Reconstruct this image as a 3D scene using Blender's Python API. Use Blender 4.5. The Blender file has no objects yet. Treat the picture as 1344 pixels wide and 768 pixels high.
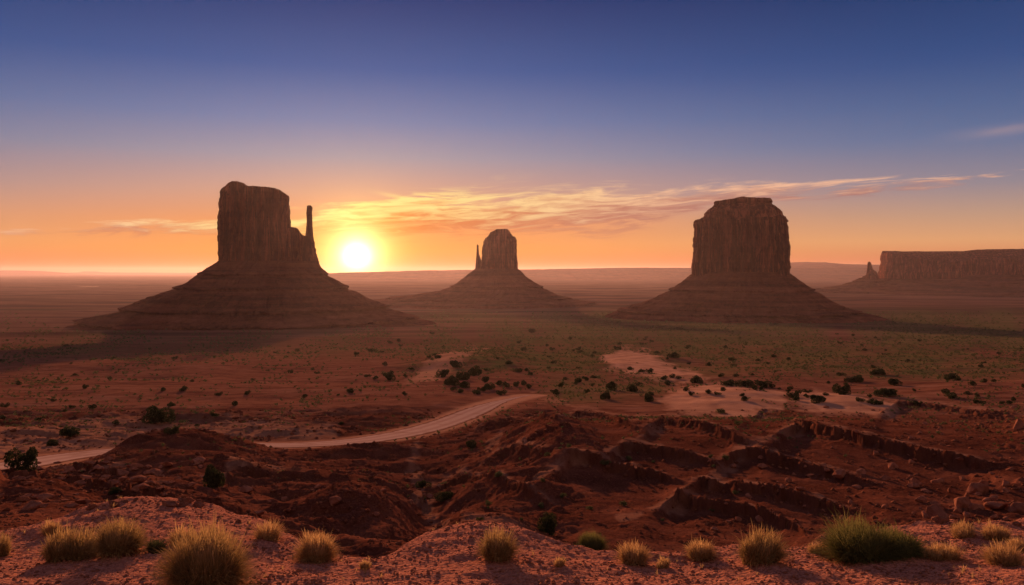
import bpy, bmesh, math, random
import numpy as np
from mathutils import Vector

R = math.radians
random.seed(7)
sc = bpy.context.scene
C = sc.collection

# ---------------------------------------------------------------- camera
F = 1055.0           # focal length in photo pixels (photo is 1344 wide)
HY = 357.0           # row of the horizon
cam_d = bpy.data.cameras.new('camera')
cam = bpy.data.objects.new('camera', cam_d); C.objects.link(cam)
cam.location = (0, 0, 0); cam.rotation_euler = (R(90), 0, 0)
cam_d.sensor_width = 36.0
cam_d.lens = 36.0 * F / 1344.0
cam_d.shift_y = -(384.0 - HY) / 1344.0
cam_d.clip_start = 0.1; cam_d.clip_end = 200000
sc.camera = cam

# ---------------------------------------------------------------- light
SUN_AZ = math.degrees(math.atan((468 - 672) / F))       # -10.9 degrees, left of view axis
SUN_EL = 1.05                                           # where the disc stands
LAMP_EL = 7.5
SUN_STRENGTH = 5.0
sun_d = bpy.data.lights.new('sun', 'SUN'); sun = bpy.data.objects.new('sun', sun_d); C.objects.link(sun)
sun_d.energy = SUN_STRENGTH; sun_d.color = (1.0, 0.50, 0.25); sun_d.angle = R(0.8)
to_sun = Vector((math.sin(R(SUN_AZ)) * math.cos(R(LAMP_EL)), math.cos(R(SUN_AZ)) * math.cos(R(LAMP_EL)), math.sin(R(LAMP_EL))))
sun.rotation_euler = to_sun.to_track_quat('Z', 'Y').to_euler()
sc.view_settings.view_transform = 'Standard'; sc.view_settings.look = 'None'
sc.view_settings.exposure = 0.45; sc.view_settings.gamma = 1.0; sc.view_settings.use_curve_mapping = False
sc.cycles.use_denoising = True
sc.cycles.max_bounces = 4; sc.cycles.diffuse_bounces = 2; sc.cycles.glossy_bounces = 1
sc.cycles.transparent_max_bounces = 6; sc.cycles.volume_bounces = 0
sc.cycles.caustics_reflective = False; sc.cycles.caustics_refractive = False


def lin(r, g, b):
    f = lambda c: (c / 255 / 12.92) if c / 255 <= 0.04045 else ((c / 255 + 0.055) / 1.055) ** 2.4
    return (f(r), f(g), f(b), 1.0)


class S:
    """a node socket with arithmetic"""
    def __init__(s, nt, sock): s.nt, s.k = nt, sock
    def _m(s, op, *a, clamp=False):
        n = s.nt.nodes.new('ShaderNodeMath'); n.operation = op; n.use_clamp = clamp
        for i, v in enumerate((s,) + a):
            if isinstance(v, S): s.nt.links.new(v.k, n.inputs[i])
            else: n.inputs[i].default_value = v
        return S(s.nt, n.outputs[0])
    def __add__(s, o): return s._m('ADD', o)
    def __sub__(s, o): return s._m('SUBTRACT', o)
    def __mul__(s, o): return s._m('MULTIPLY', o)
    def __truediv__(s, o): return s._m('DIVIDE', o)
    def pw(s, o): return s._m('POWER', o)
    def mx(s, o): return s._m('MAXIMUM', o)
    def mn(s, o): return s._m('MINIMUM', o)
    def clamp(s): return s._m('ADD', 0.0, clamp=True)
    def gauss(s): return (s * s * -1.0)._m('EXPONENT')
    def exp(s): return s._m('EXPONENT')
    def sstep(s, a, b):
        n = s.nt.nodes.new('ShaderNodeMapRange'); n.interpolation_type = 'SMOOTHSTEP'
        s.nt.links.new(s.k, n.inputs[0]); n.inputs[1].default_value = a; n.inputs[2].default_value = b
        return S(s.nt, n.outputs[0])


def ramp(nt, fac, stops, interp='LINEAR'):
    n = nt.nodes.new('ShaderNodeValToRGB'); n.color_ramp.interpolation = interp
    e = n.color_ramp.elements
    while len(e) < len(stops): e.new(0.5)
    for i, (p, c) in enumerate(stops):
        e[i].position = p
        e[i].color = c if not isinstance(c, (int, float)) else (c, c, c, 1)
    nt.links.new(fac.k, n.inputs[0])
    return S(nt, n.outputs[0])


def mixc(nt, fac, a, b, mode='MIX'):
    n = nt.nodes.new('ShaderNodeMix'); n.data_type = 'RGBA'; n.blend_type = mode
    if isinstance(fac, S): nt.links.new(fac.k, n.inputs[0])
    else: n.inputs[0].default_value = fac
    for i, v in ((6, a), (7, b)):
        if isinstance(v, S): nt.links.new(v.k, n.inputs[i])
        else: n.inputs[i].default_value = v
    return S(nt, n.outputs[2])


def comb(nt, x, y, z):
    n = nt.nodes.new('ShaderNodeCombineXYZ')
    for i, v in enumerate((x, y, z)):
        if isinstance(v, S): nt.links.new(v.k, n.inputs[i])
        else: n.inputs[i].default_value = v
    return S(nt, n.outputs[0])


def noise(nt, vec, scale, detail=3, rough=0.55, dist=0.0, col=False):
    n = nt.nodes.new('ShaderNodeTexNoise')
    n.inputs['Scale'].default_value = scale; n.inputs['Detail'].default_value = detail
    n.inputs['Roughness'].default_value = rough; n.inputs['Distortion'].default_value = dist
    nt.links.new(vec.k, n.inputs['Vector'])
    return S(nt, n.outputs['Color' if col else 'Fac'])


# ---------------------------------------------------------------- world
def build_world():
    w = bpy.data.worlds.new('World'); sc.world = w; w.use_nodes = True
    nt = w.node_tree; nt.nodes.clear()
    out = nt.nodes.new('ShaderNodeOutputWorld'); bg = nt.nodes.new('ShaderNodeBackground')
    tc = nt.nodes.new('ShaderNodeTexCoord'); sep = nt.nodes.new('ShaderNodeSeparateXYZ')
    nrm = nt.nodes.new('ShaderNodeVectorMath'); nrm.operation = 'NORMALIZE'
    nt.links.new(tc.outputs['Generated'], nrm.inputs[0]); nt.links.new(nrm.outputs[0], sep.inputs[0])
    x, y, z = (S(nt, sep.outputs[i]) for i in range(3))
    el = z._m('ARCSINE') * (180 / math.pi)
    az = x._m('ARCTAN2', y) * (180 / math.pi)
    sv = Vector((math.sin(R(SUN_AZ)) * math.cos(R(SUN_EL)), math.cos(R(SUN_AZ)) * math.cos(R(SUN_EL)), math.sin(R(SUN_EL))))
    dt = nt.nodes.new('ShaderNodeVectorMath'); dt.operation = 'DOT_PRODUCT'
    nt.links.new(nrm.outputs[0], dt.inputs[0]); dt.inputs[1].default_value = sv
    ang = S(nt, dt.outputs['Value']).mn(1.0)._m('ARCCOSINE') * (180 / math.pi)
    # the physical sky
    sky = nt.nodes.new('ShaderNodeTexSky'); sky.sky_type = 'NISHITA'; sky.sun_disc = False
    sky.sun_elevation = R(LAMP_EL); sky.sun_rotation = R(SUN_AZ)
    sky.dust_density = 2.0; sky.ozone_density = 2.0; sky.altitude = 1600
    sk = S(nt, sky.outputs[0])
    e = (el / 40.0).clamp()
    P = lambda rows: [(min(1, max(0, d / 40.0)), lin(*c)) for d, c in rows]
    away = ramp(nt, e, P([(0, (188, 104, 74)), (0.8, (208, 126, 84)), (2.0, (218, 160, 112)), (3.6, (184, 150, 128)), (5.5, (138, 132, 144)),
                          (8.5, (86, 108, 148)), (13, (44, 76, 130)), (18.7, (16, 48, 98)), (40, (60, 76, 124))]))
    near = ramp(nt, e, P([(0, (224, 108, 28)), (1.5, (240, 144, 44)), (3.5, (236, 146, 82)), (5.5, (208, 152, 126)), (8, (158, 146, 158)),
                          (10.5, (112, 124, 164)), (14, (54, 88, 148)), (18.7, (18, 54, 114)), (40, (60, 78, 128))]))
    dazi = (az - SUN_AZ)._m('ABSOLUTE')
    f = (dazi / 27.0).gauss()
    grad = mixc(nt, f, away, near)
    # unseen sky opposite the rising sun, brightened and warmed to fill the land
    bk = (dazi - ((dazi - 180.0).mx(0.0)) * 2.0).sstep(38.0, 130.0)
    back_fill = ramp(nt, e, P([(0, (150, 106, 98)), (5, (168, 122, 112)), (14, (154, 118, 110)), (40, (120, 106, 108))]))
    grad = mixc(nt, bk, grad, back_fill)
    # physical sky at strength 0.1, mixed in
    vs = nt.nodes.new('ShaderNodeVectorMath'); vs.operation = 'SCALE'; nt.links.new(sk.k, vs.inputs[0]); vs.inputs['Scale'].default_value = 0.1
    grad = mixc(nt, 0.02, grad, S(nt, vs.outputs[0]))
    # cirrus
    A = lambda v: (v + 35) / 70
    azf = ((az + 35.0) / 70.0).clamp()
    cen = ramp(nt, azf, [(A(-34), 2.2 / 10), (A(-27), 2.9 / 10), (A(-15), 2.9 / 10), (A(-11), 3.7 / 10), (A(-5), 4.2 / 10), (A(2), 4.1 / 10), (A(9), 4.7 / 10), (A(14), 5.3 / 10), (A(22), 5.5 / 10), (A(31), 5.8 / 10)]) * 10.0
    wid = ramp(nt, azf, [(A(-34), .05), (A(-22), .06), (A(-12), .13), (A(-3), .15), (A(6), .17), (A(13), .10), (A(24), .055), (A(31), .05)]) * 10.0
    amp = ramp(nt, azf, [(A(-34), .3), (A(-24), .6), (A(-16), .7), (A(-8), 1.0), (A(6), .95), (A(14), .66), (A(24), .6), (A(30), .25), (A(34), .0)])
    slope = el - az * 0.045
    wv = comb(nt, az * 0.10, slope * 0.95, 0.0)
    warp = noise(nt, comb(nt, az * 0.11, slope * 0.5, 3.0), 1.0, 2)
    wv2 = comb(nt, az * 0.13 + warp * 0.5, slope * 1.05 + warp * 1.5, 0.0)
    n1 = noise(nt, wv2, 1.0, 7, 0.62, 0.6)
    n2 = noise(nt, comb(nt, az * 0.35 + warp * 1.2, slope * 3.2 + warp * 3.0, 7.0), 1.0, 5, 0.6, 0.4)
    band = ((el - cen) / wid).gauss()
    edge = ((el - cen) / wid)
    dens = ((n1 * 0.75 + n2 * 0.35 - 0.56) * 3.2 + band * amp * 1.05 - 0.22).sstep(0.0, 0.55)
    dens = dens * (band * 1.8).clamp()
    wisp = (((el - 8.5) / 0.30 - (az - 30.0) * 0.15).gauss() * ((az - 31.5) / 2.5).gauss() * n1 * 0.4)
    wisp2 = (((el - 5.25 + (az + 8.0) * 0.2) / 0.16).gauss() * ((az + 7.8) / 1.3).gauss() * 0.6)
    dens = (dens * 1.0 + wisp + wisp2).clamp()
    bright = mixc(nt, (dazi / 15.0).gauss(), lin(236, 182, 150), lin(255, 226, 140))
    dark = mixc(nt, (dazi / 16.0).gauss(), lin(168, 116, 108), lin(224, 126, 60))
    shade = (n2 * 1.3 + edge * 0.35 - 0.25).sstep(0.1, 0.75)
    ccol = mixc(nt, shade, dark, bright)
    grad = mixc(nt, dens, grad, ccol)
    # aureole and sun itself
    def addc(col, amt, c):
        s = nt.nodes.new('ShaderNodeVectorMath'); s.operation = 'SCALE'; s.inputs[0].default_value = c
        nt.links.new(amt.k, s.inputs['Scale'])
        a = nt.nodes.new('ShaderNodeVectorMath'); a.operation = 'ADD'
        nt.links.new(col.k, a.inputs[0]); nt.links.new(s.outputs[0], a.inputs[1]); return S(nt, a.outputs[0])
    grad = addc(grad, (ang / -3.2).exp() * 0.42, (1.0, 0.42, 0.02))
    grad = addc(grad, (ang / -1.6).exp() * 0.9, (1.0, 0.62, 0.10))
    grad = addc(grad, (ang / 2.3).gauss() * 0.9, (1.0, 0.72, 0.20))
    grad = addc(grad, (ang / 0.72).gauss() * 3.2 + (ang / 1.45).gauss() * 1.1, (1.0, 0.92, 0.60))
    nt.links.new(grad.k, bg.inputs[0]); bg.inputs[1].default_value = 0.732
    nt.links.new(bg.outputs[0], out.inputs[0])
build_world()

# ---------------------------------------------------------------- noise in numpy
def _hash(ix, iy, seed):
    h = (ix.astype(np.int64) * 374761393 + iy.astype(np.int64) * 668265263 + seed * 982451653) & 0xFFFFFFFF
    h = ((h ^ (h >> 13)) * 1274126177) & 0xFFFFFFFF
    return (h ^ (h >> 16)) & 0xFFFFFFFF

def perlin(x, y, seed=0):
    x = np.asarray(x, float); y = np.asarray(y, float)
    x0 = np.floor(x); y0 = np.floor(y); fx = x - x0; fy = y - y0
    u = fx * fx * fx * (fx * (fx * 6 - 15) + 10); v = fy * fy * fy * (fy * (fy * 6 - 15) + 10)
    def g(dx, dy):
        a = _hash(x0 + dx, y0 + dy, seed) * (2 * math.pi / 4294967296.0)
        return np.cos(a) * (fx - dx) + np.sin(a) * (fy - dy)
    return 1.5 * ((1 - v) * ((1 - u) * g(0, 0) + u * g(1, 0)) + v * ((1 - u) * g(0, 1) + u * g(1, 1)))

def fbm(x, y, seed=0, o=4, gain=0.5):
    s = 0; a = 1
    for i in range(o):
        s = s + a * perlin(x * 2 ** i, y * 2 ** i, seed + i * 17); a *= gain
    return s

def ridged(x, y, seed=0, o=4, gain=0.5):
    s = 0; a = 1
    for i in range(o):
        s = s + a * (1 - 2 * np.abs(perlin(x * 2 ** i, y * 2 ** i, seed + i * 17))); a *= gain
    return s

def sst(a, b, v):
    t = np.clip((v - a) / (b - a), 0, 1); return t * t * (3 - 2 * t)

def hermite(xs, ys):
    xs = np.array(xs, float); ys = np.array(ys, float)
    d = np.diff(ys) / np.diff(xs); m = np.zeros(len(xs)); m[0] = d[0]; m[-1] = d[-1]
    for i in range(1, len(xs) - 1):
        m[i] = 0 if d[i - 1] * d[i] <= 0 else 2 / (1 / d[i - 1] + 1 / d[i])
    def f(x):
        x = np.clip(x, xs[0], xs[-1]); i = np.clip(np.searchsorted(xs, x) - 1, 0, len(xs) - 2)
        h = xs[i + 1] - xs[i]; t = (x - xs[i]) / h
        return ((2 * t**3 - 3 * t**2 + 1) * ys[i] + (t**3 - 2 * t**2 + t) * h * m[i] + (-2 * t**3 + 3 * t**2) * ys[i + 1] + (t**3 - t**2) * h * m[i + 1])
    return f

# the long fall of the ground away from the viewpoint (distance, height)
base_far = hermite([0, 14, 20, 30, 45, 60, 80, 105, 135, 165, 220, 300, 450, 700, 1100, 1500, 2000, 3000, 4500, 90000],
                   [-4.4, -6.9, -8.0, -10.0, -13.1, -15.8, -18.7, -21.6, -24.7, -27.1, -31.5, -38, -49, -66.5, -87, -101, -113, -118, -120, -120])
base_right = hermite([0, 9, 14, 20, 30, 42, 48, 55, 63, 70, 78, 90, 110, 135], [-2.2, -2.9, -5.4, -8.6, -11.9, -13.3, -13.62, -13.9, -14.15, -14.4, -15.0, -17.0, -20.4, -24.7])
base_left = hermite([0, 9, 14, 20, 30, 45, 60, 80, 105, 135], [-2.5, -3.6, -4.5, -6.0, -8.6, -12.0, -15.3, -18.7, -21.6, -24.7])
ledge_edge = hermite([0, 90, 180, 250, 320, 380, 430, 480, 520, 570, 640, 720, 800, 900, 1000, 1100, 1250, 1344],
                     [8.7, 9.3, 10.0, 10.0, 9.4, 8.3, 7.3, 7.2, 7.5, 8.2, 8.5, 7.9, 7.5, 7.6, 7.8, 8.6, 9.2, 9.6])

def uv(x, y):
    """where a ground point of the plain, unfeatured slope would stand in the photo (a measuring chart of the place)"""
    yy = np.maximum(y, 3.0)
    wr = sst(590, 760, 672 + F * x / yy); wl = 1 - sst(230, 400, 672 + F * x / yy)
    zb = np.where(yy < 135, base_far(yy) * (1 - wr) * (1 - wl) + wr * base_right(np.minimum(yy, 135)) + wl * base_left(np.minimum(yy, 135)), base_far(yy))
    return 672 + F * x / yy, HY - F * zb / yy, zb

SCARPS = [  # crest polyline (u, v), height in metres, decay length in px
    ([(1045, 556), (1060, 556), (1150, 580), (1220, 598), (1310, 613)], 1.7, 30),
    ([(965, 588), (982, 589), (1040, 600), (1150, 633)], 1.25, 24),
    ([(920, 624), (940, 626), (1030, 645), (1130, 672)], 1.15, 16),
    ([(888, 642), (905, 643), (980, 662), (1060, 694)], 1.3, 34),
    ([(868, 551), (885, 552), (930, 562), (1000, 585)], 1.3, 24),
    ([(820, 581), (838, 582), (890, 592), (960, 616)], 1.2, 20),
    ([(755, 602), (772, 603), (830, 611), (905, 630)], 1.25, 34),
    ([(758, 541), (772, 541), (800, 549), (850, 570)], 1.15, 24),
    ([(1180, 528), (1200, 528), (1270, 540), (1345, 548)], 1.3, 18),
    ([(640, 560), (660, 558), (700, 560), (745, 572)], 0.8, 18),
    ([(1000, 540), (1030, 541), (1075, 553)], 0.6, 10),
    ([(660, 596), (690, 594), (740, 605)], 0.6, 16),
    ([(-30, 611), (40, 613), (110, 620), (190, 634)], 0.9, 12),
    ([(10, 637), (80, 640), (160, 646), (240, 655)], 0.8, 12),
    ([(300, 628), (340, 626), (400, 636)], 0.7, 12),
    ([(560, 625), (610, 620), (680, 640), (730, 660)], 0.8, 22),
]
ROAD = [(-60, 626), (-10, 616), (20, 611), (45, 606), (90, 599), (140, 593), (210, 588), (280, 585), (350, 585), (400, 584), (450, 581), (500, 575), (550, 565), (590, 553), (620, 541), (645, 531), (665, 525), (694, 519)]
PATHS_LIT_EDGES = [([(700, 521), (750, 533), (800, 545), (850, 551), (880, 549)], 3.0), ([(548, 586), (538, 603), (552, 628), (580, 650), (600, 668), (650, 690), (720, 702)], 6.0),
         ([(1050, 558), (1010, 575), (970, 591), (930, 628), (895, 645), (860, 660), (815, 678)], 5.0), ([(875, 552), (850, 568), (822, 583), (790, 597), (757, 603), (720, 620), (690, 640)], 4.0),  # left edges of the beds: sunlight painted on as pale lines
         ([(762, 542), (735, 556), (700, 562), (660, 570), (640, 590)], 3.0)]
SAND = [([(788, 478), (796, 464), (822, 459), (852, 464), (872, 476), (915, 492), (930, 500), (880, 499), (835, 494), (800, 488)], 1.0),
        ([(868, 528), (885, 512), (930, 503), (985, 510), (1035, 520), (1025, 540), (980, 548), (920, 546), (880, 540)], 0.8),
        ([(1030, 520), (1070, 512), (1130, 520), (1180, 530), (1175, 543), (1110, 545), (1050, 540)], 0.8),
        ([(530, 505), (560, 480), (600, 462), (640, 459), (655, 468), (610, 480), (585, 495), (560, 505)], 0.6),
        ([(-40, 570), (100, 548), (330, 550), (450, 562), (440, 580), (200, 584), (60, 600), (-40, 606)], 0.40)]

def poly_dist(u, v, pts):
    """distance in the chart to a polyline, and parameter u of the nearest point"""
    best = np.full(u.shape, 1e9)
    for (a, b), (c, d) in zip(pts[:-1], pts[1:]):
        L = (c - a) ** 2 + (d - b) ** 2
        t = np.clip(((u - a) * (c - a) + (v - b) * (d - b)) / L, 0, 1)
        best = np.minimum(best, np.hypot(u - a - t * (c - a), v - b - t * (d - b)))
    return best

def poly_in(u, v, pts):
    """signed distance (negative inside)"""
    ins = np.zeros(u.shape, bool); n = len(pts)
    for i in range(n):
        a, b = pts[i]; c, d = pts[(i + 1) % n]
        if d == b: continue
        ins ^= ((b > v) != (d > v)) & (u < (c - a) * (v - b) / (d - b) + a)
    dd = poly_dist(u, v, pts + [pts[0]])
    return np.where(ins, -dd, dd)

def world_of(u, v):
    """chart point -> world x, y (by bisection on the plain slope)"""
    lo, hi = 9.0, 60000.0
    for _ in range(60):
        m = math.sqrt(lo * hi); x = (u - 672) / F * m
        vv = float(uv(np.array([x]), np.array([m]))[1][0])
        if vv > v: lo = m
        else: hi = m
    return (u - 672) / F * m, m

road_w = np.array([world_of(u, v) for u, v in ROAD])
# resample the road smoothly
def smooth_line(p, n):
    s = np.concatenate([[0], np.cumsum(np.hypot(*np.diff(p, axis=0).T))]); fx = hermite(s, p[:, 0]); fy = hermite(s, p[:, 1])
    t = np.linspace(0, s[-1], n); q = np.stack([fx(t), fy(t)], 1)
    for _ in range(12): q[1:-1] = (q[:-2] + 2 * q[1:-1] + q[2:]) / 4
    return q
road_c = smooth_line(road_w, 260)
ROAD_HW = 3.1

def road_near(x, y):
    """distance to the road centre line and height of the plain slope there"""
    best = np.full(x.shape, 1e9); m = (y > 40) & (y < 330) & (np.abs(x) < 160)
    if m.any():
        xs, ys = x[m], y[m]; b = np.full(xs.shape, 1e9)
        for i in range(0, len(road_c) - 1, 4):
            a = road_c[i]; c = road_c[min(i + 4, len(road_c) - 1)]; d = c - a; L = (d**2).sum() + 1e-9
            t = np.clip(((xs - a[0]) * d[0] + (ys - a[1]) * d[1]) / L, 0, 1)
            b = np.minimum(b, np.hypot(xs - a[0] - t * d[0], ys - a[1] - t * d[1]))
        best[m] = b
    return best

def terrain(x, y, masks=False):
    """height of the ground at world x, y"""
    x = np.asarray(x, float); y = np.asarray(y, float)
    r = np.hypot(x, y)
    u, v, zb = uv(x, y)
    wr = sst(590, 760, u); wl = 1 - sst(230, 400, u)
    z = zb.copy()
    behind = y < 3
    mid = sst(14, 40, y) * (1 - sst(6000, 12000, r))
    # rolling ground, growing with distance
    rc = sst(820, 700, u) + sst(1250, 1330, u) * 0.3   # left and centre are rougher, the tilted beds are smoother
    rc = np.clip(rc, 0.10, 1)
    nearm = sst(12, 30, y) * (1 - sst(130, 175, y))
    def sub(m, f):
        out = np.zeros(x.shape)
        if m.any(): out[m] = f(x[m], y[m])
        return out
    def near_relief(x, y):
        w1 = x + 3 * perlin(x / 9, y / 9, 5); w2 = y + 3 * perlin(x / 9, y / 9, 6)
        return 0.75 * fbm(w1 / 19, w2 / 14, 11, 4, 0.5) + 0.22 * ridged(w1 / 8, w2 / 6, 12, 3, 0.5) - 0.15 + 0.25 * fbm(x / 4.5, y / 3.5, 14, 3, 0.5)
    nr_ = nearm > 0
    z = z + nearm * rc * sub(nr_, near_relief)
    z = z + nearm * (0.3 + 0.7 * rc) * sub(nr_, lambda x, y: 0.08 * ridged(x / 2.1, y / 1.7, 21, 5, 0.6) + 0.06 * fbm(x / 0.6, y / 0.6, 23, 3, 0.6))
    midm = sst(125, 180, y) * (1 - sst(900, 1500, y))
    z = z + midm * sub(midm > 0, lambda x, y: 1.3 * fbm(x / 70, y / 60, 31, 4, 0.45) + 0.10 * ridged(x / 14, y / 18, 33, 3, 0.5) + 0.07 * fbm(x / 3, y / 4, 35, 3))
    farm = sst(500, 1200, r)
    z = z + farm * (1.0 + 2.2 * sst(2000, 5000, r)) * sub(farm > 0, lambda x, y: fbm(x / 420, y / 300, 41, 4, 0.5) * 1.6)
    z = z + sst(9000, 20000, r) * 12 * sub(r > 9000, lambda x, y: fbm(x / 9000, y / 5000, 43, 3))
    # a broad swell behind the road, lit along its crest, and the swell of the bare hump
    z = z + 2.6 * np.exp(-(((u - 790) / 120) ** 2 + ((v - 451) / 5) ** 2)) + 2.4 * np.exp(-(((u - 1090) / 150) ** 2 + ((v - 458) / 5) ** 2)) + 3.0 * np.exp(-(((u - 900) / 260) ** 2 + ((v - 437) / 4) ** 2))
    z = z + 1.6 * np.exp(-(((u - 150 + (v - 480) * 4) / 260) ** 2 + ((v - 482) / 6) ** 2)) + 1.2 * np.exp(-(((u - 330) / 160) ** 2 + ((v - 515) / 6) ** 2))
    z = z + 4.6 * np.exp(-(((u - 640) / 95) ** 2 + ((v - 476) / 13) ** 2)) + 2.0 * np.exp(-(((u - 830) / 60) ** 2 + ((v - 478) / 12) ** 2))
    z = z + 1.3 * np.exp(-(((u - 960) / 80) ** 2 + ((v - 524) / 12) ** 2)) + 2.0 * np.exp(-(((u - 440) / 190) ** 2 + ((v - 447) / 7) ** 2))
    z = z + 1.0 * np.exp(-(((u - 1110) / 70) ** 2 + ((v - 528) / 8) ** 2))
    # mounds between the ledge and the road
    z = z + 2.6 * np.exp(-np.abs((u - 235) / 120) ** 2.6 - np.abs((v - 603) / 13) ** 2) * sst(40, 60, y)
    z = z + 1.3 * np.exp(-np.abs((u - 30) / 60) ** 2 - np.abs((v - 618) / 12) ** 2) * sst(30, 45, y)
    z = z + 1.9 * np.exp(-((u - 450) / 70) ** 2 - ((v - 668) / 14) ** 2) * sst(20, 30, y)
    z = z + 1.0 * np.exp(-((u - 730) / 60) ** 2 - ((v - 575) / 25) ** 2)
    z = z - 1.6 * np.exp(-((u - 500) / 80) ** 2 - ((v - 705) / 16) ** 2) * sst(12, 20, y)
    z = z - 1.8 * np.exp(-((u - 560) / 40) ** 2 - ((v - 650) / 45) ** 2) * sst(20, 30, y)
    # tilted beds: cap ledge with a slope of debris under it
    rock = np.zeros(x.shape); crest = np.zeros(x.shape)
    blk = lambda x, y, k: _hash(np.floor(x / k + 0.4 * perlin(x / 2, y / 2, 55)), np.floor(y / k + 0.4 * perlin(x / 2, y / 2, 56)), 5) / 4294967296.0 - 0.5
    wob = sub(nr_, lambda x, y: 1.1 * fbm(x / 1.5, y / 1.5, 51, 3, 0.6) + 3.2 * blk(x, y, 1.5) + 1.8 * blk(x + 7, y, 0.7)) + 2.5 * perlin(x / 9, y / 9, 53)
    for pts, h, L in SCARPS:
        pu = np.array([p[0] for p in pts]); pv = np.array([p[1] for p in pts])
        m = (u > pu[0] - 90) & (u < pu[-1] + 70) & (v > pv.min() - 70) & (v < pv.max() + 180) & (y > 14)
        if not m.any(): continue
        uu, vv = u[m], v[m] + wob[m]
        cv = np.interp(uu, pu, pv)
        lf = np.maximum(pu[0] - uu, 0); cv = np.where(uu < pu[0], pv[0] + lf * 0.62, cv)
        s = vv - cv
        fade = sst(pu[0] - 42, pu[0] + 4, uu) * (1 - sst(pu[-1] - 55, pu[-1] + 25, uu))
        drop = np.where(s > 0, (0.42 * sst(0, 1, s / (1.5 + lf * 0.5)) + 0.60 * sst(0, 1, s / (8 + L * 0.8))) * np.exp(-np.maximum(s - 6, 0) / L), 0)
        rise = np.where(s < 0, np.exp(s / 22) * 0.16, 0.16 * (1 - sst(0, 2.0, s)))
        z[m] += fade * h * 0.9 * (rise - drop)
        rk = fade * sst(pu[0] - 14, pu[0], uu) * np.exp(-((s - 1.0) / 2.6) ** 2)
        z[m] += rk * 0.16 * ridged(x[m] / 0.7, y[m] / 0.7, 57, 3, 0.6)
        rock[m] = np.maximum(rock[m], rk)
        crest[m] = np.maximum(crest[m], fade * np.exp(-((s + 4.5) / 2.5) ** 2))  # strip just above each cap ledge, for a painted lit rim
    # fine bedding on the steep near slopes
    bed = (z / 0.42 + 0.5 * sub(nr_, lambda x, y: perlin(x / 6, y / 6, 61))) % 1.0
    z = z + nearm * 0.20 * (sst(0.0, 0.2, bed) - bed) * (0.5 + 0.5 * sst(-0.2, 0.3, sub(nr_, lambda x, y: perlin(x / 7, y / 9, 62))))
    # road bed
    dr = road_near(x, y)
    k = 1 - sst(ROAD_HW + 0.4, ROAD_HW + 7.0, dr)
    hide = np.exp(-np.abs((u - 215) / 75) ** 4)     # the mound stands in front of the road there, not on it
    z = z * (1 - k) + zb * k
    # the viewpoint ledge
    e = ledge_edge(u)
    ly = np.where(behind, 3, y)
    zl = -1.62 - 0.105 * ly - 0.0035 * ly ** 2 + 0.085 * sub(y < 16, lambda x, y: fbm(x / 2.6, y / 2.2, 71, 3))
    zl = zl + 0.20 * np.exp(-((u - 215) / 130) ** 2 - ((y - 9) / 2.0) ** 2) + 0.16 * np.exp(-((u - 630) / 100) ** 2 - ((y - 8) / 1.2) ** 2)
    zl = zl + 0.022 * sub(y < 16, lambda x, y: fbm(x / 0.35, y / 0.35, 73, 4, 0.6))
    en = e + 0.35 * sub(y < 16, lambda x, y: fbm(x / 1.3, y / 1.3, 75, 3))
    over = np.maximum(y - en, 0)
    fall = np.where(wr > 0.5, 0.35, 0.9)
    zl2 = zl - 0.8 * over ** 1.25 * (1 - 0.35 * wl)
    q = sst(0.0, 6.0, over)
    zn = np.maximum(zl2, z + 0.0) if False else zl2 * (1 - q) + z * q
    z = np.where(y < 16, np.where(over > 0, np.where(y < 14, zn, zn), zl), z)
    z = np.where(behind, -1.95 + 0.10 * sub(behind, lambda x, y: fbm(x / 2.6, y / 2.2, 71, 3)), z)
    # keep away from the lens when looking sideways
    if not masks: return z
    sand = np.zeros(x.shape)
    ed = 8 * fbm(x / (2 + y / 60), y / (2 + y / 60), 81, 4, 0.6)
    for pts, a in SAND:
        sd = poly_in(u, v, pts) + ed * 0.7
        sand = np.maximum(sand, a * (1 - sst(-7, 5, sd)) * (0.8 + 0.35 * fbm(x / 7, y / 12, 87, 3, 0.6)))
    for pts, wpx in PATHS_LIT_EDGES:  # trail and wash, plus sunlit bed edges painted pale
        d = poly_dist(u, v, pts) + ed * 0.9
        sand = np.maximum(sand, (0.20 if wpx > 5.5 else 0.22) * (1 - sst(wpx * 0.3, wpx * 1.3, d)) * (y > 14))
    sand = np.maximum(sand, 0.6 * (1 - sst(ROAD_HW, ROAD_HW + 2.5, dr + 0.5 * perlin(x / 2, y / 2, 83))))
    sand = np.maximum(sand, 0.38 * crest * np.clip(0.7 + sub(nr_, lambda x, y: fbm(x / 2.5, y / 2.5, 89, 3)), 0, 1))  # lit rim of the beds, painted with the sand colour
    g = sst(500, 600, u) * sst(505, 480, v) * sst(398, 418, v) + 0.35 * sst(600, 480, u) * sst(480, 460, v) * sst(425, 436, v)
    g = g + 0.6 * sst(690, 740, u) * sst(540, 515, v) * sst(480, 500, v) * sst(900, 860, u)
    g = np.clip(g * (0.75 + 0.8 * fbm(x / (10 + y / 12), y / (14 + y / 8), 85, 4, 0.6)), 0, 1) * (y > 60)
    g = g * (1 - np.clip(sand * 1.2, 0, 1))
    ledge = (over <= 0) & (y < 13)
    dark_soil = sst(165, 118, y + 22 * fbm(x / 22, y / 30, 88, 4, 0.6)) * (y > 9)  # darker red soil colour on the near slopes, ragged far edge
    return z, sand, g, rock, ledge.astype(float), dark_soil

def tz(x, y): return float(terrain(np.array([x], float), np.array([y], float))[0])

# ---------------------------------------------------------------- helpers for objects
def tag(o, label=None, cat=None, group=None, kind=None):
    if label: o['label'] = label
    if cat: o['category'] = cat
    if group: o['group'] = group
    if kind: o['kind'] = kind
    return o

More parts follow.
